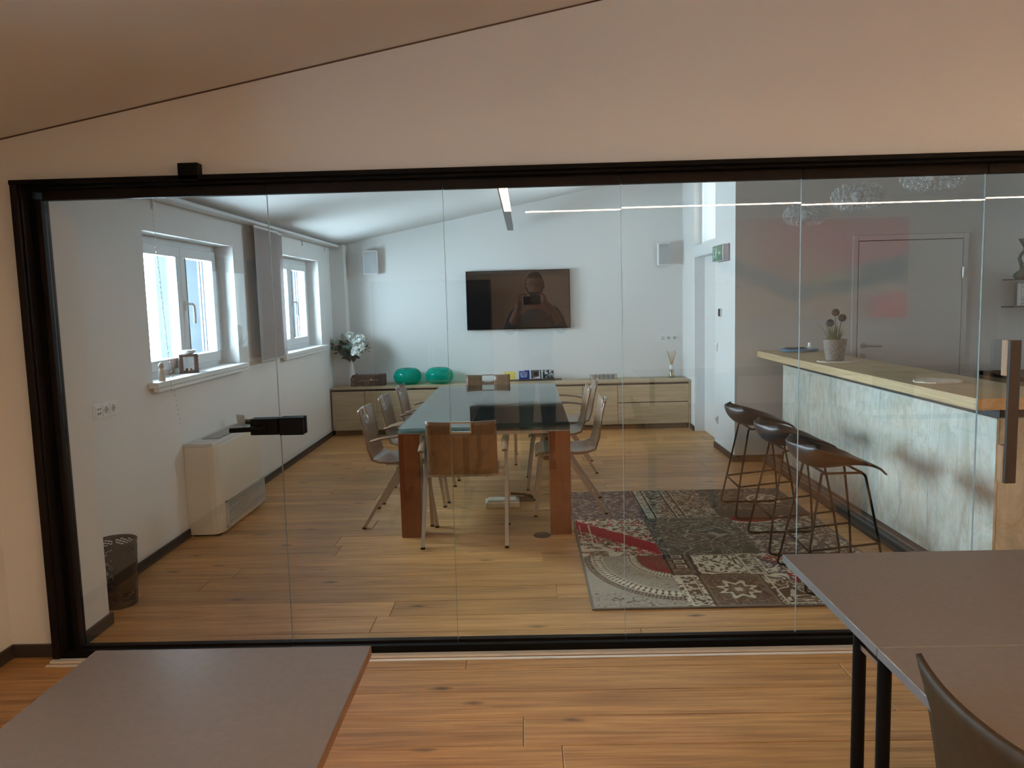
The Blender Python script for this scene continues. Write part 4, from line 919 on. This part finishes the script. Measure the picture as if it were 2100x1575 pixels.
# pendants: shells of clear acrylic beads
def pendant(x,y,z,label,rx=.155,rz=.088):
    t=thing('bead_pendant',label,'lamp',(x,y,z),group='clear bead pendant lamps above the bar')
    mb=MB(); n=150
    for shell,(a,c,k,br) in enumerate(((rx,rz,96,.0195),(rx*.74,rz*.66,36,.018))):
        for i in range(k):
            u=1-2*(i+.5)/k; u*=.86; th=i*2.399963
            q=math.sqrt(1-u*u); mb.ball((a*q*math.cos(th),a*q*math.sin(th),c*u),br,9,6)
    mb.build('bead_shell',M_bubble,t,smooth='all',kind='stuff')
    wires=MB()
    for zz,rr in ((c*f,rx*math.sqrt(max(0,1-f*f))) for f,c in ((-.6,rz),(-.2,rz),(.25,rz),(.65,rz))):
        wires.tube([(rr*math.cos(2*math.pi*k/30),rr*math.sin(2*math.pi*k/30),zz) for k in range(30)],.0012,4,close=True)
    wires.build('wire_rings',M_steel,t)
    MB().ball((0,0,0),.04,14,8).build('bulb',mat('frosted_bulb',(.7,.7,.7),.4),t,smooth='all')
    MB().tube([(0,0,.04),(0,0,zc(x)-z-.02)],.0016,6).build('cord',mat('clear_cord',(.3,.3,.3),.5),t)
    MB().lathe([(0,-.025),(.045,-.02),(.05,0),(0,0)],(0,0,zc(x)-z+.005),20).build('canopy',M_white,t,smooth=True)
pendant(2.25,6.35,2.12,'clear bead pendant lamp over the bar, farthest and smallest in view')
pendant(2.25,5.37,2.13,'clear bead pendant lamp over the bar, middle of the three')
pendant(2.25,4.40,2.13,'clear bead pendant lamp over the bar, nearest, cut by the frame')
# things on the bar
ZC=1.0
def doily(x,y,rx,ry,label):
    mb=MB(); n=40; a=[]; b=[]; r_=random.Random(int(x*1000+y*77))
    ph=[r_.uniform(0,6.28) for _ in range(3)]
    for k in range(n):
        th=2*math.pi*k/n; f=1+.04*math.sin(3*th+ph[0])+.03*math.sin(7*th+ph[1])+.02*math.sin(13*th+ph[2])
        a.append((x*0+rx*f*math.cos(th),ry*f*math.sin(th)))
    top=[mb.bm.verts.new((p[0],p[1],.007+.002*math.sin(k*1.7))) for k,p in enumerate(a)]; bot=[mb.bm.verts.new((p[0],p[1],.0005)) for p in a]
    mb.bm.faces.new(top); mb.bm.faces.new(bot[::-1])
    for k in range(n): mb.bm.faces.new((bot[k],bot[(k+1)%n],top[(k+1)%n],top[k]))
    mb.build('placemat',mat('cream_bark_mat',(.62,.55,.45),.8,var=.12,scale=30,bump=.5,bscale=60),loc=(x,y,ZC),cat='placemat',label=label)
doily(2.26,5.66,.145,.125,'cream placemat under the potted grasses on the bar')
doily(2.235,4.27,.12,.115,'empty cream placemat on the near part of the bar')
pp=thing('potted_alliums','woven grey pot with grass leaves and three dark round flowers','potted plant',(2.245,5.70,ZC+.009))
pot=MB(); nseg=48; rows=22; rings=[]
for j in range(rows+1):
    z=.148*j/rows; r=.058+.020*j/rows
    rings.append([pot.bm.verts.new(((r+.0045*(((k//2)+j)%2))*math.cos(2*math.pi*k/nseg),(r+.0045*(((k//2)+j)%2))*math.sin(2*math.pi*k/nseg),z)) for k in range(nseg)])
for A,B in zip(rings,rings[1:]):
    for k in range(nseg): pot.bm.faces.new((A[k],A[(k+1)%nseg],B[(k+1)%nseg],B[k]))
pot.bm.faces.new(rings[0][::-1])
pot.build('woven_pot',mat('grey_wicker',(.24,.21,.185),.6,var=.6,scale=130),pp,smooth='all')
MB().tube([(.079*math.cos(2*math.pi*k/32),.079*math.sin(2*math.pi*k/32),.149) for k in range(32)],.004,6,close=True).build('rim',mat('grey_wicker',(.27,.24,.21),.6),pp,smooth='all')
MB().lathe([(0,.135),(.075,.135)],(0,0,0),20).build('soil',M_base,pp)
gr=MB(); rg=random.Random(9)
for k in range(70):
    a=rg.uniform(0,6.28); lean=rg.uniform(.02,.11); hh=rg.uniform(.06,.15); p=Vector((math.cos(a)*.035*rg.random()**.5,math.sin(a)*.035,.135)); d_=Vector((math.cos(a),math.sin(a),0)); s=Vector((-math.sin(a),math.cos(a),0))*.0035
    m1=p+d_*lean*.4+Vector((0,0,hh*.6)); tp=p+d_*lean+Vector((0,0,hh)); gr.quad(p-s,p+s,m1+s*.7,m1-s*.7); gr.bm.faces.new([gr.bm.verts.new(q) for q in (m1-s*.7,m1+s*.7,tp)])
p0=Vector((-.03,-.01,.135)); gr.quad(p0,p0+Vector((.006,0,0)),p0+Vector((-.07,0,.10)),p0+Vector((-.072,0,.098))); gr.quad(p0+Vector((-.07,0,.10)),p0+Vector((-.072,0,.098)),p0+Vector((-.10,0,.135)),p0+Vector((-.101,0,.134)))
gr.build('grass_leaves',mat('olive_leaves',(.10,.13,.045),.6,var=.3),pp,kind='stuff')
for (dx,dy,dz) in ((.0,.0,.345),(.045,-.01,.305),(-.045,-.02,.27)):
    sm=MB().tube([(dx*.2,dy,.135),(dx*.6,dy,.22),(dx,dy,dz)],.0028,6).build('stem',mat('olive_leaves',(.10,.13,.045),.6),pp)
    fm=MB()
    for k in range(60):
        u=1-2*(k+.5)/60; th=k*2.4; q=math.sqrt(1-u*u); fm.ball((dx+.024*q*math.cos(th),dy+.024*q*math.sin(th),dz+.024*u),.0052,6,4)
    fm.ball((dx,dy,dz),.021,10,6).build('flower_head',mat('slate_blue_florets',(.055,.06,.075),.5,var=.5,scale=90),sm,smooth='all')
tr=thing('serving_tray','blue oval tray on the far end of the bar','tray',(2.345,6.72,ZC))
MB().lathe([(0,.004),(.13,.004),(.15,.010),(.158,.026),(.163,.026),(.156,.006),(.14,0),(0,0)],(0,0,0),36,1.0,.62).build('dish',mat('blue_enamel',(.10,.24,.38),.4),tr,smooth=True)
box('mobile_phone',mat('black_glass',(.02,.02,.022),.15),2.225,2.375,6.66,6.74,ZC+.030,ZC+.040,bevel=.004,cat='phone',label='black phone lying on the blue tray')
bt=thing('small_bottle','small white bottle standing on the blue tray beside the phone','bottle',(2.435,6.72,ZC+.005))
MB().lathe([(0,0),(.022,0),(.022,.04),(.012,.05),(0,.05)],(0,0,0),16).build('body',M_white,bt,smooth=True); MB().lathe([(0,.05),(.017,.05),(.017,.07),(0,.07)],(0,0,0),16).build('cap',M_white,bt,smooth=True)
# kitchen worktop and shelves
wt=thing('kitchen_unit','low kitchen unit with dark worktop along the far kitchen wall','cabinet',(4.75,6.60,0))
MB().box(-.72,.74,-.30,.35,.0,.74).build('carcass',M_oak,wt); MB().box(-.74,.74,-.33,.35,.741,.775).build('worktop',M_black,wt,bevel=.002)
for x in (-.70,-.21,.28): MB().box(x,x+.46,-.318,-.301,.10,.72).build('door',M_oak,wt,bevel=.002)
for z,l_ in ((1.562,'upper thin dark wall shelf above the kitchen unit'),(1.328,'lower thin dark wall shelf above the kitchen unit')):
    box('wall_shelf',M_base,4.19,5.1,YK-.23,YK,z,z+.010,bevel=.002,cat='shelf',label=l_)
sv=thing('twisted_vase','glossy dark green twisted candle vase on the upper kitchen shelf','vase',(4.29,YK-.12,1.572))
gm=mat('green_glaze',(.02,.07,.05),.18,var=.1)
MB().lathe([(0,0),(.05,0),(.068,.018),(.066,.04),(.045,.062),(.026,.075),(.02,.09)],(0,0,0),24).build('foot',gm,sv,smooth='all')
MB().tube([(0,0,.08),(-.012,0,.13),(-.030,0,.175),(-.012,0,.21),(.018,0,.24),(.02,0,.27),(.0,0,.31),(-.005,0,.345)],[.02,.017,.015,.016,.018,.018,.022,.036],14).build('twisted_neck',gm,sv,smooth='all')
def lace(U,V):
    a=vnoise(U*55+2*vnoise(U*20,V*20,3),V*55+2*vnoise(U*20,V*20,8),2,2); c=np.tile(srgb(225,222,215),(len(U),1)); c[np.abs((a*4)%1-.5)<.20]=srgb(150,132,112); c[(U<.04)]=srgb(215,212,205); c[(np.abs(U-.04)<.002)|(U<.003)|(V<.003)|(V>.197)]=srgb(90,85,80); return c
painted('carved_panel',.42,.20,-.04,170,80,lace,vcol('carved_white',.6,.3),loc=(4.245,YK-.09,1.339),plane='xz',label='white box with brown scrollwork on the lower kitchen shelf',cat='box')
cn=thing('white_canister','tall white canister on the dark kitchen worktop','canister',(4.455,YK-.25,.776))
MB().lathe([(0,0),(.06,0),(.06,.36),(0,.36)],(0,0,0),24).build('body',M_white,cn,smooth=True); MB().lathe([(0,.36),(.062,.36),(.055,.39),(0,.40)],(0,0,0),24).build('lid',M_white,cn,smooth=True)

# ================================================================ NEAR ROOM, BEHIND THE CAMERA (seen in the glass)
def paintcol(U,V):
    W_,H_=2.52,1.15; x=U/W_; y=V/H_
    wx=x+.05*(vnoise(x*5,y*5,1,3)-.5); wy=y+.10*(vnoise(x*6+9,y*4,2,3)-.5)
    beige=srgb(222,200,168); salm=srgb(188,58,34); org=srgb(205,105,36); smoke=srgb(44,42,36); olive=srgb(128,120,58); ochre=srgb(190,142,50); hot=srgb(235,70,24); rose=srgb(140,50,50)
    c=np.tile(beige,(len(U),1)).astype(float)
    def blend(m_,col): c[:]=c*(1-m_[:,None])+np.asarray(col)*m_[:,None]
    sm=lambda a,b,t:np.clip((t-a)/(b-a),0,1)**2*(3-2*np.clip((t-a)/(b-a),0,1))
    band=np.where(wx<.52,.80-wx*1.0,.30+(wx-.52)*.55)
    blend(sm(0,.12,wy-band)*sm(.18,.5,wx),salm); blend(sm(.2,.5,vnoise(x*3,y*2,7,2)-.15)*sm(.05,.3,wy-band)*sm(.2,.6,wx)*.6,org)
    blend(sm(.25,0,np.abs(wy-.98))*.35*sm(.1,.3,wx),org)
    blend(sm(.3,.05,np.hypot(wx-.52,(wy-.45)*.8))*.8,ochre)
    wd=.11+.05*vnoise(x*6,y*0+3,4)
    blend(sm(wd,wd*.35,np.abs(wy-band+.03))*.92,smoke)
    blend(sm(.09,.02,np.abs(wy-(.36+(wx-.75)*.2)))*sm(.55,.62,wx)*.8,smoke*1.5); blend(sm(.05,.01,np.abs(wy-(.40+(wx-.65)*.35)))*sm(.56,.6,wx)*sm(.82,.75,wx),olive*1.3)
    blend(sm(.16,.11,np.maximum(np.abs(wx-.93)*1.3,np.abs(wy-.12)*1.0))*.95,hot)
    blend(sm(.1,.03,np.hypot(wx-.80,(wy-.15)*.7))*.6,rose)
    blend(sm(.10,.02,np.hypot((wx-.62)*1.2,(wy-.17)*.5))*.7,ochre)
    fl=np.abs(vnoise(x*9,y*7,15,3)-.5)<.010; blend((fl&(wy<band+.08)).astype(float)*.5,smoke)
    return c
pg=painted('abstract_painting',2.52,1.15,.035,260,120,paintcol,vcol('oil_paint',.6,.3),loc=(1.875,YB+.002,1.20),plane='xz',label='large abstract canvas in orange, salmon, smoke grey and beige, behind the camera',cat='painting')
tc_=thing('dark_cabinet','tall black cabinet at the back wall, seen only as a reflection','cabinet',(-1.05,-2.35,0))
MB().box(-.65,.65,-.24,.2,0,1.745).build('body',M_black,tc_,bevel=.003)
for s in (-.325,.325):
    dd=MB().box(s-.32,s+.32,.201,.219,.03,1.74).build('door',mat('matt_black_front',(.003,.003,.003),.8,spec=.05),tc_,bevel=.002); MB().box(s-.3*(s/abs(s))-.006,s-.3*(s/abs(s))+.006,.219,.235,.8,1.0).build('handle',M_steel,dd)
ftable(-1.012,-.372,(-1.22,.235),'grey laminate folding table behind the lower left one, beside the photographer',(-.93,-.46))
ftable(1.15,2.95,(-1.75,-1.05),'long grey folding table under the painting, left of two, seen as a reflection',(1.3,2.8))
ftable(2.96,4.76,(-1.75,-1.05),'long grey folding table under the painting, right of two, seen as a reflection',(3.11,4.6))
dup(cd,(1.75,-.78,0),math.pi,'dark plywood chair at the table under the painting, left of two reflected')
dup(cd,(3.35,-.78,0),math.pi+.1,'dark plywood chair at the table under the painting, right of two reflected')
# orchid on the near window sill
op=thing('potted_orchid','white potted plant on the near room window sill, seen as a reflection','potted plant',(-2.30,.35,1.067))
MB().lathe([(0,0),(.045,0),(.058,.12),(.053,.12),(.04,.01),(0,.01)],(0,0,0),24).build('pot',M_white,op,smooth=True)
ol=MB(); 
for k in range(12):
    a=k*.9; d_=Vector((math.cos(a),math.sin(a),0)); s=Vector((-math.sin(a),math.cos(a),0))*.012; p=Vector((0,0,.11)); q=p+d_*.05+Vector((0,0,.06)); e_=p+d_*.08+Vector((0,0,.10)); ol.quad(p-s,p+s,q+s,q-s); ol.quad(q-s,q+s,e_+s*.1,e_-s*.1)
ol.build('leaves',mat('olive_leaves',(.10,.13,.045),.6),op)
fm=MB().tube([(0,0,.1),(.005,0,.2),(0,0,.25)],.003,6)
for k in range(26): fm.ball((.02*math.cos(k*2.4),.02*math.sin(k*2.4),.2+k*.0035),.009,7,5)
fm.build('flower_spike',M_fl,op,smooth='all')

# ---- the photographer, standing just behind the camera, holding the phone
def skin_obj(name,joints,edges,m,parent,root=0,sub=2):
    bm=bmesh.new(); sk=bm.verts.layers.skin.new(); vs=[]
    for i,(p,r) in enumerate(joints):
        v_=bm.verts.new(p); v_[sk].radius=(r,r) if not isinstance(r,tuple) else r; v_[sk].use_root=(i==root); vs.append(v_)
    for a,b in edges: bm.edges.new((vs[a],vs[b]))
    me=bpy.data.meshes.new(name); bm.to_mesh(me); bm.free(); me.materials.append(m)
    o=bpy.data.objects.new(name,me); C.objects.link(o); o.parent=parent
    k=o.modifiers.new('skin','SKIN'); k.use_smooth_shade=True
    s=o.modifiers.new('sub','SUBSURF'); s.levels=sub; s.render_levels=sub
    return o
pr=thing('person','man in glasses, dark shirt and grey T-shirt holding up a phone','person',(.083,-.40,0))
skinm=mat('skin',(.36,.19,.125),.5,var=.06); tee=mat('grey_tshirt',(.13,.115,.105),.9); shirt=mat('dark_shirt',(.035,.035,.045),.9); jeans=mat('dark_trousers',(.03,.035,.05),.9); hair=mat('brown_hair',(.03,.017,.010),.7,var=.3,scale=80)
# body: pelvis, spine, neck, arms, legs in one skin
J=[((0,0,.93),(.15,.10)),((0,-.01,1.10),(.135,.095)),((0,-.01,1.28),(.125,.08)),((0,-.01,1.40),(.09,.065)),((0,0,1.49),.052),((0,.02,1.55),.05),
   ((-.17,-.01,1.385),.058),((.17,-.01,1.385),.058),((-.235,.10,1.23),.044),((.235,.10,1.23),.044),((-.155,.27,1.42),.030),((.145,.27,1.42),.030),((-.12,.335,1.475),.024),((.09,.335,1.475),.024),
   ((-.09,0,.86),.085),((.09,0,.86),.085),((-.10,.01,.48),.06),((.10,.01,.48),.06),((-.105,-.01,.09),.038),((.105,-.01,.09),.038),((-.12,.12,.035),.035),((.12,.12,.035),.035)]
E_=[(0,1),(1,2),(2,3),(3,4),(4,5),(3,6),(3,7),(6,8),(8,10),(10,12),(7,9),(9,11),(11,13),(0,14),(0,15),(14,16),(16,18),(18,20),(15,17),(17,19),(19,21)]
skin_obj('body',J,E_,skinm,pr)
# clothes: slightly larger shells over the same joints
T=[((0,0,.93),(.17,.12)),((0,-.01,1.10),(.158,.115)),((0,-.01,1.28),(.185,.125)),((0,-.01,1.39),(.165,.105)),((0,-.005,1.455),(.075,.065))]
skin_obj('tshirt',T,[(0,1),(1,2),(2,3),(3,4)],tee,pr)
for s,(a,b) in ((-1,(6,8)),(1,(7,9))):
    skin_obj('shirt_sleeve',[((s*.12,-.01,1.40),.072),(J[a][0],.072),(J[b][0],.060),((s*.20,.19,1.33),.046)],[(0,1),(1,2),(2,3)],shirt,pr)
skin_obj('trousers',[((0,0,.96),(.158,.108)),((0,0,.90),(.15,.105)),((-.09,0,.84),.097),((.09,0,.84),.097),((-.10,.01,.48),.07),((.10,.01,.48),.07),((-.105,-.01,.10),.055),((.105,-.01,.10),.055)],[(0,1),(1,2),(1,3),(2,4),(3,5),(4,6),(5,7)],jeans,pr)
for s in (-1,1): MB().lathe([(0,0),(.048,0),(.050,.03),(.044,.06),(.02,.08),(0,.08)],(s*.112,.055,0),18,1,2.6).build('shoe',M_base,pr,smooth=True)
# head: egg with jaw, nose, ears, hair cap, glasses, beard
hb=bmesh.new(); bmesh.ops.create_uvsphere(hb,u_segments=32,v_segments=24,radius=1)
for q in hb.verts:
    x,y,z=q.co; w=.076; dpt=.095; hh=.118
    if z<0: w*=1-.28*(-z)**1.5; dpt*=1-.10*(-z)
    q.co=Vector((x*w,y*dpt+(.012*(-z) if z<0 and y>0 else 0),z*hh))
    f=Vector((q.co.x/.014,(z+.12)/.16,0)).length
    if y>.3: q.co.y+=.022*max(0,1-f)                      # nose
    for s in (-1,1):
        if y>.3 and abs(q.co.x-s*.031)<.02 and abs(z-.06)<.14: q.co.y-=.007   # eye sockets
mb=MB(); mb.bm.free(); mb.bm=hb
hp=(0,.05,1.632)
mb.build('head',skinm,pr,smooth='all',loc=hp,recalc=False)
hb=bmesh.new(); bmesh.ops.create_uvsphere(hb,u_segments=32,v_segments=24,radius=1)
bmesh.ops.delete(hb,geom=[q for q in hb.verts if q.co.z<(.42 if q.co.y>.25 else (-.05 if q.co.y>-.2 else -.5))],context='VERTS')
for q in hb.verts: q.co=Vector((q.co.x*.0815,q.co.y*.101,q.co.z*.124))
mb=MB(); mb.bm.free(); mb.bm=hb; mb.build('hair',hair,pr,smooth='all',loc=hp,recalc=False)
hb=bmesh.new(); bmesh.ops.create_uvsphere(hb,u_segments=32,v_segments=24,radius=1)
bmesh.ops.delete(hb,geom=[q for q in hb.verts if q.co.z>-.42 and not(abs(q.co.x)>.75 and q.co.z<.0) or q.co.y<-.2],context='VERTS')
for q in hb.verts:
    z=q.co.z; q.co=Vector((q.co.x*.079*(1-.28*max(0,-z)**1.5),q.co.y*.099+.012*max(0,-z),z*.121))
mb=MB(); mb.bm.free(); mb.bm=hb; mb.build('beard',hair,pr,smooth='all',loc=hp,recalc=False)
for s in (-1,1):
    MB().ball((s*.031,.078,.012),.0115,12,8).build('eye',mat('eye_white',(.35,.32,.30),.5),pr,smooth='all',loc=hp)
    MB().ball((s*.031,.0885,.012),.0055,10,6).build('iris',M_black,pr,smooth='all',loc=hp)
    MB().ball((s*.079,-.005,-.005),.026,12,8,(.35,.7,1.15)).build('ear',skinm,pr,smooth='all',loc=hp)
MB().tube([(-.02,.101,-.058),(0,.106,-.055),(.02,.101,-.058)],[.003,.006,.003],8).build('mouth',mat('lips',(.36,.14,.11),.5),pr,smooth='all',loc=hp)
gl=MB()
for s in (-1,1):
    gl.tube([(s*.033+.024*math.cos(2*math.pi*k/20),.104,.010+.017*math.sin(2*math.pi*k/20)) for k in range(20)],.0016,6,close=True)
    gl.tube([(s*.057,.104,.014),(s*.082,.06,.014),(s*.083,-.01,.008)],.0016,6)
gl.tube([(-.009,.105,.014),(0,.108,.017),(.009,.105,.014)],.0016,6)
gl.build('glasses',M_black,pr,smooth='all',loc=hp)
# hands: palm and five fingers closed on the ends of the phone
def hand(s):
    px=-.024 if s<0 else .133          # phone end (world X)
    ox,oy=.083,-.40
    def L_(x,y,z): return (x-ox,y-oy,z)
    wr=Vector(J[12 if s<0 else 13][0]); wx=wr.x+ox
    e=px+s*.030
    pal=[(tuple(wr),.024),(L_(e+s*.004,-.045,1.480),(.020,.030)),(L_(e,-.035,1.505),(.014,.026))]
    skin_obj('palm',pal,[(0,1),(1,2)],skinm,pr)
    zt=1.538; zb=1.460
    fin=[('index',[(e,-.035,1.520),(e-s*.008,-.022,1.548),(px-s*.012,-.016,1.551),(px-s*.040,-.013,1.546)],.0088),
         ('middle',[(e+s*.004,-.030,1.512),(e+s*.006,-.010,1.530),(e-s*.012,-.003,1.524),(px+s*.004,-.004,1.516)],.0085),
         ('ring',[(e+s*.004,-.030,1.498),(e+s*.008,-.008,1.508),(e-s*.010,-.002,1.503),(px+s*.004,-.004,1.498)],.008),
         ('little',[(e+s*.002,-.032,1.484),(e+s*.006,-.012,1.486),(e-s*.010,-.006,1.482),(px+s*.005,-.006,1.479)],.0072),
         ('thumb',[(e,-.045,1.482),(e-s*.012,-.040,1.458),(px-s*.018,-.028,1.454),(px-s*.040,-.020,1.455)],.0105)]
    for n_,pts,r in fin:
        skin_obj('finger',[(L_(*p),r*(1-.10*i)) for i,p in enumerate(pts)],[(0,1),(1,2),(2,3)],skinm,pr,sub=1)
hand(-1); hand(1)
ph=thing('smartphone','black smartphone held up sideways by the man','phone',(.0545,-.014,1.464))
MB().box(-.0735,.0735,-.004,.004,0,.0715).build('body',M_black,ph,bevel=.002)
MB().box(-.070,-.042,.0035,.0055,.036,.068).build('camera_plate',M_black,ph,bevel=.001)
